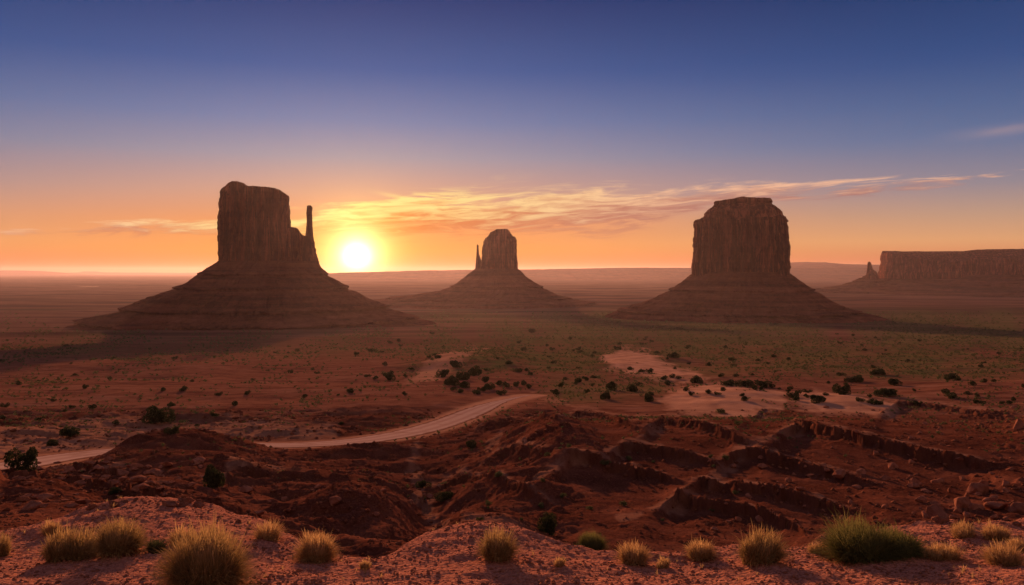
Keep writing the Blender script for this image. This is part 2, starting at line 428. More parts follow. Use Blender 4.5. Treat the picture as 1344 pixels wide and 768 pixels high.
def mesh_np(name, V, Fq, mat, parent=None, smooth=True, attrs=None):
    """V (n,3); Fq (m,4) or (m,3) faces"""
    V = np.asarray(V, np.float32); Fq = np.asarray(Fq, np.int32)
    me = bpy.data.meshes.new(name); k = Fq.shape[1]
    me.vertices.add(len(V)); me.vertices.foreach_set('co', V.ravel())
    me.loops.add(Fq.size); me.loops.foreach_set('vertex_index', Fq.ravel())
    me.polygons.add(len(Fq)); me.polygons.foreach_set('loop_start', np.arange(0, Fq.size, k, dtype=np.int32))
    me.polygons.foreach_set('loop_total', np.full(len(Fq), k, np.int32))
    if smooth: me.polygons.foreach_set('use_smooth', np.ones(len(Fq), bool))
    for an, av in (attrs or {}).items():
        a = me.attributes.new(an, 'FLOAT', 'POINT'); a.data.foreach_set('value', np.asarray(av, np.float32))
    me.update(calc_edges=True); me.materials.append(mat)
    o = bpy.data.objects.new(name, me); C.objects.link(o)
    if parent: o.parent = parent
    return o

def grid_faces(nr, nc, wrap=False):
    i = np.arange(nr - 1)[:, None]; j = np.arange(nc if wrap else nc - 1)[None, :]
    j2 = (j + 1) % nc
    return np.stack([i * nc + j, i * nc + j2, (i + 1) * nc + j2, (i + 1) * nc + j], -1).reshape(-1, 4)

def empty(name, loc, label, cat, group=None):
    o = bpy.data.objects.new(name, None); C.objects.link(o); o.location = loc
    return tag(o, label, cat, group)

# ---------------------------------------------------------------- materials
def new_mat(name):
    m = bpy.data.materials.new(name); m.use_nodes = True; nt = m.node_tree
    b = nt.nodes['Principled BSDF']; b.inputs['Roughness'].default_value = 1.0
    b.inputs['Specular IOR Level'].default_value = 0.0
    return m, nt, b

def pos(nt):
    g = nt.nodes.new('ShaderNodeNewGeometry'); return S(nt, g.outputs['Position'])

def sep3(nt, v):
    s = nt.nodes.new('ShaderNodeSeparateXYZ'); nt.links.new(v.k, s.inputs[0]); return [S(nt, s.outputs[i]) for i in range(3)]

def attr(nt, n):
    a = nt.nodes.new('ShaderNodeAttribute'); a.attribute_name = n; return S(nt, a.outputs['Fac'])

def bump(nt, b, h, dist, strength=1.0, prev=None):
    n = nt.nodes.new('ShaderNodeBump'); n.inputs['Distance'].default_value = dist; n.inputs['Strength'].default_value = strength
    nt.links.new(h.k, n.inputs['Height'])
    if prev is not None: nt.links.new(prev.outputs[0], n.inputs['Normal'])
    nt.links.new(n.outputs[0], b.inputs['Normal']); return n

def ground_material():
    m, nt, b = new_mat('red_desert_soil')
    p = pos(nt); x, y, z = sep3(nt, p)
    n_big = noise(nt, comb(nt, x * 0.004, y * 0.009, 0.0), 1.0, 5, 0.6)
    n_mid = noise(nt, p, 0.22, 5, 0.62)
    n_fin = noise(nt, p, 3.5, 5, 0.7)
    n_peb = noise(nt, p, 38.0, 3, 0.7)
    soil = ramp(nt, n_mid, [(0.30, (0.095, 0.034, 0.022, 1)), (0.48, (0.165, 0.061, 0.038, 1)), (0.70, (0.27, 0.112, 0.072, 1))])
    soil = mixc(nt, n_fin.sstep(0.35, 0.72) * 0.55, soil, (0.31, 0.112, 0.062, 1))
    soil = mixc(nt, n_peb.sstep(0.52, 0.62) * 0.45, soil, (0.12, 0.036, 0.020, 1))
    dark_soil_c = ramp(nt, n_mid, [(0.30, (0.060, 0.017, 0.010, 1)), (0.48, (0.105, 0.031, 0.018, 1)), (0.68, (0.18, 0.058, 0.033, 1))])
    flow = noise(nt, comb(nt, (x + y * 0.35) * 0.018, (y - x * 0.12) * 0.13, 2.0), 1.0, 6, 0.7, 0.3)
    soil = mixc(nt, flow.sstep(0.50, 0.66) * 0.6, soil, (0.27, 0.125, 0.085, 1))
    soil = mixc(nt, flow.sstep(0.48, 0.36) * 0.65, soil, (0.075, 0.030, 0.022, 1))
    n_grit = noise(nt, p, 7.0, 4, 0.75)
    dark_soil_c = mixc(nt, n_grit.sstep(0.48, 0.66) * 0.6, dark_soil_c, (0.22, 0.075, 0.044, 1))
    dark_soil_c = mixc(nt, n_grit.sstep(0.46, 0.34) * 0.6, dark_soil_c, (0.045, 0.014, 0.009, 1))
    soil = mixc(nt, attr(nt, 'dark_soil'), soil, dark_soil_c)
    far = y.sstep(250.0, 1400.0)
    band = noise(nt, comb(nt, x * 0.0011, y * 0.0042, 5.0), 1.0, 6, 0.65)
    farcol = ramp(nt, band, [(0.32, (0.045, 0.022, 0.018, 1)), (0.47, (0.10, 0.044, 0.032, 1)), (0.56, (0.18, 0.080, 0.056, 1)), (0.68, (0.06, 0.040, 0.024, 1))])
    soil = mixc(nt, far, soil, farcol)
    scrub = noise(nt, comb(nt, x * 0.09, y * 0.06, 1.0), 1.0, 5, 0.75).sstep(0.42, 0.62)
    g = attr(nt, 'green')
    soil = mixc(nt, (g * (scrub * 0.7 + 0.4)).clamp() * 0.9, soil, (0.118, 0.112, 0.040, 1))
    sand = attr(nt, 'sand')  # bare sand and road verge, also the painted lit rims and edges
    sandc = mixc(nt, n_fin, (0.46, 0.205, 0.120, 1), (0.64, 0.33, 0.21, 1))  # sand, made paler to paint in sunlight on the bare hump
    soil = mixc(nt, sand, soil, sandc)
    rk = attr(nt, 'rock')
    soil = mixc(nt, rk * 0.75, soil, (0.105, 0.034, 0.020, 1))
    ld = attr(nt, 'ledge')
    ledc = mixc(nt, n_peb.sstep(0.4, 0.62), (0.52, 0.200, 0.125, 1), (0.30, 0.098, 0.062, 1))
    soil = mixc(nt, ld * 0.85, soil, ledc)
    nt.links.new(soil.k, b.inputs['Base Color'])
    vo = nt.nodes.new('ShaderNodeTexVoronoi'); vo.inputs['Scale'].default_value = 26.0; nt.links.new(p.k, vo.inputs['Vector'])
    h1 = noise(nt, p, 1.3, 6, 0.7)
    nearf = y.sstep(45.0, 9.0)
    k = bump(nt, b, h1, 0.055, 0.9)
    k = bump(nt, b, (n_peb * 0.6 + S(nt, vo.outputs[0]) * -0.8) * nearf, 0.016, 0.9, k)
    h3 = noise(nt, comb(nt, x * 0.05, y * 0.03, 1.0), 1.0, 5, 0.75)
    bump(nt, b, h3 * far, 0.7, 0.6, k)
    return m

def rock_wall_material(name, lo, mid, hi, zs=0.05, streak=0.09, strata=True):
    m, nt, b = new_mat(name)
    p = pos(nt); x, y, z = sep3(nt, p)
    st = noise(nt, comb(nt, x * 0.003, y * 0.003, z * zs * 2.2), 1.0, 6, 0.7)
    vs = noise(nt, comb(nt, x * streak, y * streak, z * 0.010), 1.0, 5, 0.65, 0.4)
    fn = noise(nt, p, 0.16, 6, 0.7)
    c = ramp(nt, vs * 0.72 + st * 0.14 + fn * 0.14 if strata else st * 0.50 + fn * 0.25 + noise(nt, p, 0.035, 6, 0.7) * 0.25, [(0.42, lo), (0.52, mid), (0.63, hi)])
    c = mixc(nt, fn.sstep(0.35, 0.75) * 0.35, c, lo)
    if strata:
        cr = noise(nt, comb(nt, x * streak * 0.55, y * streak * 0.55, z * 0.006 + 4.0), 1.0, 3, 0.6, 0.8)
        c = mixc(nt, ((cr - 0.5) / 0.022).gauss() * vs.sstep(0.30, 0.55) * 0.9, c, (0.035, 0.012, 0.008, 1))
    nt.links.new(c.k, b.inputs['Base Color'])
    k = bump(nt, b, vs * 1.0 + fn * 0.5, 9.0 if strata else 5.0, 1.0)
    bump(nt, b, noise(nt, comb(nt, x * 0.02, y * 0.02, z * 0.28), 1.0, 4, 0.6), 3.0, 0.7, k)
    return m

M_ground = ground_material()
M_cliff = rock_wall_material('sandstone_cliff', (0.065, 0.019, 0.012, 1), (0.21, 0.063, 0.036, 1), (0.47, 0.165, 0.095, 1))
M_talus = rock_wall_material('red_shale_talus', (0.070, 0.023, 0.014, 1), (0.17, 0.055, 0.032, 1), (0.29, 0.105, 0.064, 1), 0.035, 0.03, False)

def road_material():
    m, nt, b = new_mat('pale_dirt_road')
    p = pos(nt); n = noise(nt, p, 0.8, 5, 0.65); l = attr(nt, 'across')
    c = mixc(nt, n, (0.38, 0.22, 0.175, 1), (0.54, 0.34, 0.28, 1))
    tracks = ((l - 0.32) / 0.10).gauss() + ((l - 0.68) / 0.10).gauss()
    c = mixc(nt, tracks * (n * 0.9 + 0.1), c, (0.30, 0.145, 0.10, 1))
    blot = noise(nt, p, 0.22, 4, 0.7); c = mixc(nt, blot.sstep(0.5, 0.68) * 0.6, c, (0.27, 0.13, 0.085, 1))
    side = ((l - 0.5)._m('ABSOLUTE') + noise(nt, p, 0.9, 4, 0.7) * 0.22).sstep(0.46, 0.58)
    c = mixc(nt, side, c, (0.19, 0.072, 0.042, 1))
    nt.links.new(c.k, b.inputs['Base Color']); bump(nt, b, noise(nt, p, 3.0, 4, 0.7), 0.05, 0.6); return m
M_road = road_material()

def plain_rock(name, a, bcol, sc_=3.0):
    m, nt, b = new_mat(name)
    tcn = nt.nodes.new('ShaderNodeTexCoord'); o = S(nt, tcn.outputs['Object'])
    n = noise(nt, o, sc_, 5, 0.65); c = mixc(nt, n.sstep(0.3, 0.7), a, bcol)
    oi = nt.nodes.new('ShaderNodeObjectInfo')
    c = mixc(nt, S(nt, oi.outputs['Random']) * 0.45, c, (0.16, 0.055, 0.034, 1))
    nt.links.new(c.k, b.inputs['Base Color']); bump(nt, b, noise(nt, o, sc_ * 4, 5, 0.7), 0.05, 0.9); return m
M_rubble = plain_rock('dark_red_rubble', (0.10, 0.032, 0.019, 1), (0.24, 0.088, 0.052, 1))
M_rock = plain_rock('red_sandstone_rock', (0.22, 0.074, 0.044, 1), (0.42, 0.17, 0.105, 1))

def leaf_material(name, a, bcol, trans=0.35):
    m = bpy.data.materials.new(name); m.use_nodes = True; nt = m.node_tree; nt.nodes.clear()
    out = nt.nodes.new('ShaderNodeOutputMaterial'); d = nt.nodes.new('ShaderNodeBsdfDiffuse'); t = nt.nodes.new('ShaderNodeBsdfTranslucent')
    mx = nt.nodes.new('ShaderNodeMixShader'); mx.inputs[0].default_value = trans
    g = nt.nodes.new('ShaderNodeNewGeometry'); c = mixc(nt, S(nt, g.outputs['Random Per Island']), a, bcol)
    for s in (d, t): nt.links.new(c.k, s.inputs[0])
    nt.links.new(d.outputs[0], mx.inputs[1]); nt.links.new(t.outputs[0], mx.inputs[2]); nt.links.new(mx.outputs[0], out.inputs[0]); return m
M_shrub = leaf_material('dark_shrub_leaves', (0.030, 0.036, 0.016, 1), (0.075, 0.078, 0.034, 1), 0.2)
M_shrub2 = leaf_material('sagebrush_leaves', (0.070, 0.074, 0.032, 1), (0.15, 0.145, 0.066, 1), 0.25)
M_straw = leaf_material('straw_grass', (0.42, 0.24, 0.10, 1), (0.66, 0.42, 0.19, 1), 0.45)
M_gold = leaf_material('golden_green_grass', (0.27, 0.175, 0.068, 1), (0.56, 0.35, 0.15, 1), 0.45)
M_green = leaf_material('green_grass', (0.10, 0.105, 0.032, 1), (0.30, 0.25, 0.085, 1), 0.42)
M_wood, _nt, _b = new_mat('dry_twigs'); _b.inputs['Base Color'].default_value = (0.09, 0.05, 0.03, 1)

# ---------------------------------------------------------------- ground
def build_ground():
    rr = [0.4, 1.0, 1.6, 2.2, 2.8, 3.3, 3.7, 4.0]
    while rr[-1] < 39000:
        r = rr[-1]
        rr.append(r * (1.004 if r < 330 else 1.0075 if r < 3500 else 1.03))
    rr = np.array(rr)
    front = np.arange(-38, 38.001, 0.07)
    back = np.arange(40, 320.1, 2.0)
    th = np.radians(np.concatenate([front, back])); nc = len(th)
    Rg, T = np.meshgrid(rr, th, indexing='ij')
    X = (Rg * np.sin(T)).ravel(); Y = (Rg * np.cos(T)).ravel()
    # behind and far to the sides the viewpoint's plateau goes on, so heights there fall only to the front
    Z, sand, g, rock, ledge, dark_soil = terrain(X, Y, True)
    o = mesh_np('ground', np.stack([X, Y, Z], 1), grid_faces(len(rr), nc, True)[:, ::-1], M_ground, attrs=dict(sand=sand, green=g, rock=rock, ledge=ledge, dark_soil=dark_soil))
    tag(o, kind='structure')
    me = o.data; c = len(me.vertices)
    return o
build_ground()

def build_road():
    c = road_c; d = np.gradient(c, axis=0); d /= np.hypot(d[:, 0], d[:, 1])[:, None]; n = np.stack([d[:, 1], -d[:, 0]], 1)
    w = ROAD_HW * (1 - 0.8 * sst(0.7, 1.0, np.linspace(0, 1, len(c)))); k = 9; V = []; A = []
    for j in range(k):
        s = j / (k - 1) * 2 - 1
        jit = 0.35 * perlin(np.arange(len(c)) / 5.0, np.full(len(c), j * 3.0), 9) * (abs(s) > 0.9)
        q = c + n * (s * w + jit)[:, None]
        V.append(np.stack([q[:, 0], q[:, 1], terrain(q[:, 0], q[:, 1]) + 0.06 - 0.03 * abs(s)], 1)); A.append(np.full(len(c), (s + 1) / 2))
    V = np.stack(V, 1).reshape(-1, 3); A = np.stack(A, 1).ravel()
    tag(mesh_np('dirt_road', V, grid_faces(len(c), k), M_road, attrs=dict(across=A)), kind='structure')
build_road()

# ---------------------------------------------------------------- buttes
def W(px, py, D): return (px - 672) / F * D, (HY - py) / F * D

def face(V, D, pivot):
    """turn a body about a plumb line so that its measured outline is square to the line of sight"""
    al = math.atan2(pivot, D); dx = (V[:, 0] - pivot) * math.cos(al); dy = V[:, 1] - D
    V = V.copy(); V[:, 0] = pivot + dx * math.cos(al) + dy * math.sin(al); V[:, 1] = D - dx * math.sin(al) + dy * math.cos(al); return V

def loft(name, D, left, right, top, mat, parent, depth=0.8, cy=0.0, seed=1, nz=110, na=560, flute=0.05, z0=None, sharp=3.2, ledges=0.0, zcap=14.0, gully=0.0, round_top=0.08, fscale=1.0):
    """a rock body whose left and right outline and skyline are given (photo measures taken at distance D), modelled all the way round"""
    L = np.array([W(a, b, D) for a, b in left]); Rr = np.array([W(a, b, D) for a, b in right]); Tp = np.array([W(a, b, D) for a, b in top]) if top else None
    L = L[np.argsort(L[:, 1])]; Rr = Rr[np.argsort(Rr[:, 1])]
    zb = z0 if z0 is not None else min(L[0, 1], Rr[0, 1])
    zt = max(L[-1, 1], Rr[-1, 1]) if Tp is None else Tp[:, 1].max()
    th = np.linspace(0, 2 * math.pi, na, endpoint=False)
    ct, s_ = np.cos(th), np.sin(th)
    # superellipse direction
    rad = (np.abs(ct) ** sharp + np.abs(s_) ** sharp) ** (-1 / sharp)
    rings = []
    ts = np.linspace(0, 1, nz)
    size = (Rr[:, 0].max() - L[:, 0].min())
    kx = ct * 2.2; ky = s_ * 2.2
    fl = fbm(kx * 2.4 * fscale, ky * 2.4 * fscale, seed, 2, 0.6)
    fl2 = -np.abs(perlin(kx * 6.3 * fscale, ky * 6.3 * fscale, seed + 5)) - 0.5 * np.abs(perlin(kx * 14.0 * fscale, ky * 14.0 * fscale, seed + 6)) + 0.35
    fl3 = perlin(kx * 30 * fscale, ky * 30 * fscale, seed + 7)
    for t in ts:
        z = zb + t * (zt - zb)
        xl = np.interp(z, L[:, 1], L[:, 0]); xr = np.interp(z, Rr[:, 1], Rr[:, 0])
        jg = size * 0.010; xl += jg * float(fbm(np.array([z / size * 14]), np.array([0.3]), seed + 30, 3, 0.6)[0]); xr += jg * float(fbm(np.array([z / size * 14]), np.array([5.3]), seed + 31, 3, 0.6)[0])
        cx = (xl + xr) / 2; hw = (xr - xl) / 2
        vary = perlin(kx * 3 * fscale + 40, ky * 3 * fscale + z / size * 5, seed + 9) * 0.5 + perlin(kx * 9 * fscale + 10, ky * 9 * fscale + z / size * 12, seed + 10) * 0.3
        side = 1 - np.abs(ct) ** 6 * 0.75      # keep the outline true, work the faces
        f = 1 + flute * ((fl * 1.0 + fl2 * 1.5 + fl3 * 0.35) + vary * 0.9) * side
        if ledges: f = f + ledges * (perlin(np.full(na, z / size * 16), kx * 0.4, seed + 12) * 0.6 + perlin(np.full(na, z / size * 38), kx * 0.8, seed + 13) * 0.35)
        f = np.minimum(f, 1.0)
        if gully:
            gg = 1 - np.abs(perlin(kx * 5.5 + 0.6 * perlin(kx * 3, np.full(na, z / size * 6), 3), ky * 5.5, seed + 14)) * 2.2
            f = f + gully * (gg + 0.4 * perlin(kx * 16, ky * 16 + z / size * 9, seed + 15)) * (0.25 + 0.75 * side) * (0.35 + 0.65 * math.sin(math.pi * min(1, t * 1.05)))
        X = cx + hw * rad * ct * f; Y = D + cy + hw * depth * rad * s_ * f
        rings.append(np.stack([X, Y, np.full(na, z)], 1))
    V = np.stack(rings)
    # cap: shrink to the centre
    cap = []
    last = V[-1]; c0 = last.mean(0)
    for k in (0.985, 0.93, 0.8, 0.6, 0.4, 0.2, 0.05):
        q = c0 + (last - c0) * k; cap.append(q)
    V = np.concatenate([V, np.stack(cap)])
    if Tp is not None:
        # the skyline clips the body: everything above is pressed down to the roof surface
        tx = Tp[:, 0]; tzz = Tp[:, 1]; o = np.argsort(tx, kind='stable')
        roof = np.interp(V[..., 0], tx[o], tzz[o])
        nn = 0.012 * size * fbm(V[..., 0] / size * 9, V[..., 1] / size * 9, seed + 20, 4, 0.6)
        wz = np.clip((V[..., 1] - D - cy) / (size * depth * 0.5), -1, 1)
        roof = roof + nn - np.abs(wz) ** 3 * 0.03 * size
        V[..., 2] = np.minimum(V[..., 2], roof)
    nr = V.shape[0]; Vf = V.reshape(-1, 3)
    end = len(Vf); Vf = np.vstack([Vf, V[-1].mean(0)])
    Fq = grid_faces(nr, na, True)
    j = np.arange(na); tip = np.stack([(nr - 1) * na + j, (nr - 1) * na + (j + 1) % na, np.full(na, end), np.full(na, end)], 1)
    Vf = face(Vf, D, parent['pivot'])
    o = mesh_np(name, Vf - np.array(parent.location), Fq, mat, parent)
    bm = bmesh.new(); bm.from_mesh(o.data)
    vs = bm.verts; vs.ensure_lookup_table()
    for a in range(na): bm.faces.new((vs[(nr - 1) * na + a], vs[(nr - 1) * na + (a + 1) % na], vs[end]))
    bm.to_mesh(o.data); bm.free()
    o.data.polygons.foreach_set('use_smooth', np.ones(len(o.data.polygons), bool))
    return o

def talus(name, D, left, right, parent, seed, depth=0.95, cy=0.0, steps=((0.35, 0.03),), zbot=-126, base_w=1.0, mat=None):
    L = [W(a, b, D) for a, b in left]; Rr = [W(a, b, D) for a, b in right]
    zs = np.linspace(zbot, max(L[0][1], Rr[0][1]), 150)
    L = np.array(sorted(L, key=lambda q: q[1])); Rr = np.array(sorted(Rr, key=lambda q: q[1]))
    na = 640; th = np.linspace(0, 2 * math.pi, na, endpoint=False); ct, s_ = np.cos(th), np.sin(th)
    H = zs[-1] - zs[0]; V = []
    size = L[:, 0].min(), Rr[:, 0].max(); size = size[1] - size[0]
    for z in zs:
        t = (z - zs[0]) / H
        # stepped strata: cliffs where the outline is held back, then let go; they wander and break along the way round
        kx, ky = ct * 3, s_ * 3
        tw = t + 0.016 * perlin(kx * 1.3, ky * 1.3, seed + 7) + 0.006 * perlin(kx * 6, ky * 6, seed + 8)
        br = np.clip(0.75 + 0.9 * perlin(kx * 1.1 + 9, ky * 1.1, seed + 9) + 0.4 * perlin(kx * 4 + 9, ky * 4, seed + 10), 0.05, 1.6)
        zz = np.full(na, float(z))
        for q, (c, a) in enumerate(steps):
            zz = zz + 1.6 * a * H * np.roll(br, 60 * q) * (np.exp(-((tw - c) / 0.022) ** 2) - 0.8 * np.exp(-((tw - c - 0.035) / 0.03) ** 2))
        zz = zz + 0.012 * H * perlin(np.full(na, z * 0.11) + 1.5 * perlin(kx * .8, ky * .8, 2), kx * 0.9 + ky * 0.6, seed + 21) + 0.006 * H * perlin(np.full(na, z * 0.3), kx * 2.0 - ky, seed + 22)
        zz = np.clip(zz, L[0, 1], zs[-1])
        xl = np.interp(zz, L[:, 1], L[:, 0]); xr = np.interp(zz, Rr[:, 1], Rr[:, 0])
        if z < L[0, 1]: xl = xl - (L[0, 1] - z) * 2
        if z < Rr[0, 1]: xr = xr + (Rr[0, 1] - z) * 2
        cx = (xl + xr) / 2; hw = (xr - xl) / 2
        kx, ky = ct * 3, s_ * 3
        sw = 0.25 * perlin(kx * 2, ky * 2 + t * 2, seed + 3)
        g = 1.5 * perlin(kx * 0.9, ky * 0.9 + t * 0.5, seed + 11) + 1 - 2 * np.abs(perlin(kx * 2.2 + sw, ky * 2.2 + t * 0.9, seed)) + 0.6 * (1 - 2 * np.abs(perlin(kx * 6.5 + sw, ky * 6.5 + t * 1.2, seed + 1))) + 0.5 * perlin(kx * 15, ky * 15 + t * 5, seed + 2)
        amp = 0.125 * (0.15 + 0.85 * (1 - t)) * (1 - 0.8 * np.abs(ct) ** 4)
        f = 1 + amp * (g - 0.45)
        e = 0.012 * perlin(kx * 9, ky * 9 + z * 0.3, seed + 4)
        f = np.minimum(f + e, 1.06)
        V.append(np.stack([cx + hw * ct * f, D + cy + hw * depth * s_ * f, np.full(na, z) + 0.02 * H * (g - .4) * (1 - t) * 0.3], 1))
    V.append(np.stack([cx + (V[-1][:, 0] - cx) * 0.3, D + cy + (V[-1][:, 1] - D - cy) * 0.3, V[-1][:, 2] + 1], 1))
    V = np.stack(V); nr = len(V)
    return mesh_np(name, face(V.reshape(-1, 3), D, parent['pivot']) - np.array(parent.location), grid_faces(nr, na, True), mat or M_talus, parent)

# west: mitten with its thumb, beside the sun
D1 = 1600.0
b1 = empty('butte', (W(350, 400, D1)[0], D1, -105), 'large mitten shaped sandstone butte with a separate thin thumb spire, left of the rising sun', 'butte', 'sandstone buttes on the desert floor')
b1['pivot'] = W(350, 400, D1)[0]
loft('main_block', D1, [(286, 366), (287.4, 344), (286.7, 293), (289, 263), (290, 240)], [(384, 366), (383, 344), (382, 300), (380.4, 272), (379.5, 256), (379, 240)],
     [(288, 258), (291, 252), (295, 248.5), (301, 243.4), (306, 241), (314, 240.8), (320.8, 243.0), (324, 246.5), (333, 246), (344, 246.8), (353, 247), (361, 248.8), (367, 250.5), (371, 252.8), (376, 255.5), (380, 259), (381, 264)],
     M_cliff, b1, depth=0.62, seed=3, flute=0.15)
loft('shoulder_wall', D1, [(360, 368), (362, 340), (366, 300), (368, 290)], [(424, 368), (421, 350), (419, 343), (415, 326), (412.5, 311), (410, 296), (409, 290)],
     [(362, 297), (380, 297.5), (384, 298.7), (388, 298.9), (391, 301), (393, 304), (396, 307.5), (401, 310.5), (405, 309), (410, 311), (413, 316)], M_cliff, b1, depth=0.75, cy=-6, seed=8, flute=0.11, nz=80, na=400)
loft('thumb_spire', D1, [(399, 345), (400.8, 310), (402.0, 300), (402.9, 290), (402.3, 279), (402.9, 272), (403.5, 266)], [(417, 345), (413, 318), (411.6, 308), (410.7, 296), (410.5, 285), (410.0, 278), (410.8, 273), (409.5, 266)],
     [(402.5, 271), (404.5, 269.2), (408, 269.2), (410.5, 271.5)], M_cliff, b1, depth=0.9, cy=-14, seed=12, flute=0.06, nz=90, na=200, sharp=2.4, ledges=0.03)
talus('talus_slope', D1, [(287, 343), (272, 353), (259, 362), (244, 374), (218, 384), (193.6, 392.4), (178, 400), (163.5, 407.5), (136, 415), (118, 421), (108, 430)],
      [(420, 347), (430, 359), (441, 367), (465, 382), (491.6, 395.8), (515, 407.5), (542, 417.5), (562, 424), (580, 430)], b1, 21, steps=((0.21, 0.035), (0.36, 0.03), (0.62, 0.02), (0.80, 0.02), (0.12, 0.02)))

# east: smaller mitten, centre
D2 = 2950.0
b2 = empty('butte', (W(655, 400, D2)[0], D2, -118), 'distant mitten butte with a tiny thumb on its left, centre of the valley', 'butte', 'sandstone buttes on the desert floor')
b2['pivot'] = W(655, 400, D2)[0]
loft('main_block', D2, [(628, 366), (631, 350), (632.5, 335), (633, 325), (636.0, 313), (637, 300)], [(681, 366), (680, 354), (678.6, 336), (678.2, 318), (677.5, 300)],
     [(632, 325), (634.5, 317), (637, 313.6), (642, 309.6), (643.3, 305.7), (648, 303.5), (652, 301.7), (665.7, 300.8), (668.8, 304.2), (670.5, 309.8), (675.8, 311), (677.8, 315)], M_cliff, b2, depth=0.8, seed=33, flute=0.09, nz=90, na=400)
loft('thumb_spire', D2, [(622, 358), (623.8, 352), (625.2, 338), (625.7, 328), (625.9, 318)], [(634, 358), (632.5, 345), (630.5, 338), (629.0, 334), (628.4, 326), (628.2, 318)],
     [(625.5, 322), (627, 321), (628.6, 323)], M_cliff, b2, depth=1.1, cy=-8, seed=35, flute=0.05, nz=60, na=120, sharp=2.3)
talus('talus_slope', D2, [(624, 353), (609.7, 364), (596, 375), (578, 382), (545, 387.5), (513, 391.5), (470, 396)], [(680, 353), (690, 363), (703.7, 372), (717, 381), (733, 388.6), (753, 393.5), (790, 398)], b2, 41, steps=((0.2, 0.02), (0.5, 0.02)))

# right: broad round butte
D3 = 2000.0
b3 = empty('butte', (W(972, 400, D3)[0], D3, -112), 'massive barrel shaped butte with a stepped flat cap, right of centre', 'butte', 'sandstone buttes on the desert floor')
b3['pivot'] = W(972, 400, D3)[0]
loft('main_block', D3, [(906, 374), (908, 360), (908, 341), (909.5, 316), (910.4, 290.6), (911, 280)], [(1037, 374), (1035.2, 360), (1035.9, 340), (1035.7, 323.5), (1034, 303), (1031, 287), (1030, 280)],
     [(909, 292), (912, 289.5), (919, 288.8), (922, 286.5), (1031, 286.5), (1033, 289)], M_cliff, b3, depth=0.85, seed=53, flute=0.14)
loft('lower_cap', D3, [(919, 292), (922, 286), (924, 281), (926, 278.5), (930, 275), (934.5, 272), (937, 269)], [(1033, 292), (1029.5, 286), (1026.6, 283), (1026, 279.5), (1024, 277), (1018, 273), (1012.4, 269.5)],
     None, M_cliff, b3, depth=0.82, seed=55, flute=0.03, nz=50, ledges=0.008)
loft('cap_rock', D3, [(936.5, 272), (937.5, 269), (936.2, 266), (937.5, 263), (938, 258)], [(1013, 272), (1011.5, 269), (1014.0, 266.5), (1013.4, 263.5), (1011, 258)],
     [(936, 266), (940, 264.5), (954, 262.8), (962, 261.6), (974.5, 259.3), (982, 260.3), (990, 261.4), (1010, 262), (1014, 266)], M_cliff, b3, depth=0.8, seed=57, flute=0.03, nz=40, ledges=0.01)
talus('talus_slope', D3, [(910, 357), (892, 371.6), (873, 384), (855.5, 393), (835, 400.6), (812, 407), (797, 415)], [(1034, 357), (1055.4, 374), (1075.7, 386.7), (1096, 399.4), (1111, 405.7), (1137, 411), (1155, 416)], b3, 61, steps=((0.22, 0.03), (0.30, 0.015), (0.63, 0.025)))

# the long mesa at the right edge
D4 = 4400.0
b4 = empty('mesa', (W(1350, 380, D4)[0], D4, -120), 'long flat topped mesa with a small detached pinnacle at its near end, far right', 'mesa')
b4['pivot'] = W(1152, 400, D4)[0]
loft('cliff_wall', D4, [(1151, 366), (1152, 358.6), (1153.5, 345), (1154.5, 337.5), (1157.5, 331), (1158.5, 322)], [(1700, 366), (1698, 350), (1695, 335), (1690, 322)],
     [(1155, 333), (1159.6, 328.8), (1190, 329.3), (1229, 329.9), (1255, 329.3), (1278, 329), (1285, 327), (1344, 327), (1450, 327.5), (1600, 329), (1690, 331)], M_cliff, b4, depth=0.55, cy=625, seed=73, flute=0.022, sharp=5.0, na=1100, fscale=2.6)
loft('pinnacle', D4, [(1135.5, 366), (1136.6, 361), (1137.6, 352), (1138.3, 346), (1139, 340)], [(1153, 366), (1150.5, 357), (1146, 353.5), (1144.6, 350), (1143.2, 345), (1142.8, 340)],
     [(1138, 345), (1140.5, 343), (1143, 344.5)], M_cliff, b4, depth=0.8, cy=60, seed=75, flute=0.05, nz=50, na=160, sharp=2.4)
talus('talus_slope', D4, [(1137, 360.5), (1128, 366), (1119, 370), (1102.6, 376), (1081, 380), (1040, 384)], [(1702, 360.5), (1730, 370), (1760, 378), (1800, 384)], b4, 81, depth=0.55, cy=560, steps=((0.25, 0.03), (0.6, 0.02)))

for _b in (b1, b2, b3, b4): del _b['pivot']

# ---------------------------------------------------------------- far hills and low mesas on the horizon
def ridge(name, D, pts, thick, seed, mat):
    xs = np.linspace(pts[0][0], pts[-1][0], 420); top = np.interp(xs, [p[0] for p in pts], [p[1] for p in pts])
    top = top + 0.35 * fbm(xs / 22, xs * 0, seed, 4)
    X = (xs - 672) / F * D; Z = (HY - top) / F * D
    rows = []
    for k, (dy, f) in enumerate(((-2.2, 0.0), (-1.2, 0.30), (-0.7, 0.62), (-0.35, 0.93), (0, 1.0), (0.6, 1.0), (1.6, 0.6), (3, 0.0))):
        jit = thick * 0.25 * fbm(xs / 9 + k * 0.15, xs * 0 + k * 0.2, seed + 4, 4)
        rows.append(np.stack([X, D + dy * thick + jit, -124 + (Z + 124) * f], 1))
    V = np.stack(rows); return tag(mesh_np(name, V.reshape(-1, 3), grid_faces(len(rows), len(xs))[:, ::-1], mat), kind='structure')
ridge('far_hills', 30000, [(-420, 359), (-60, 356), (0, 355.0), (40, 355.6), (78, 358.4), (95, 360)], 900, 91, M_talus)
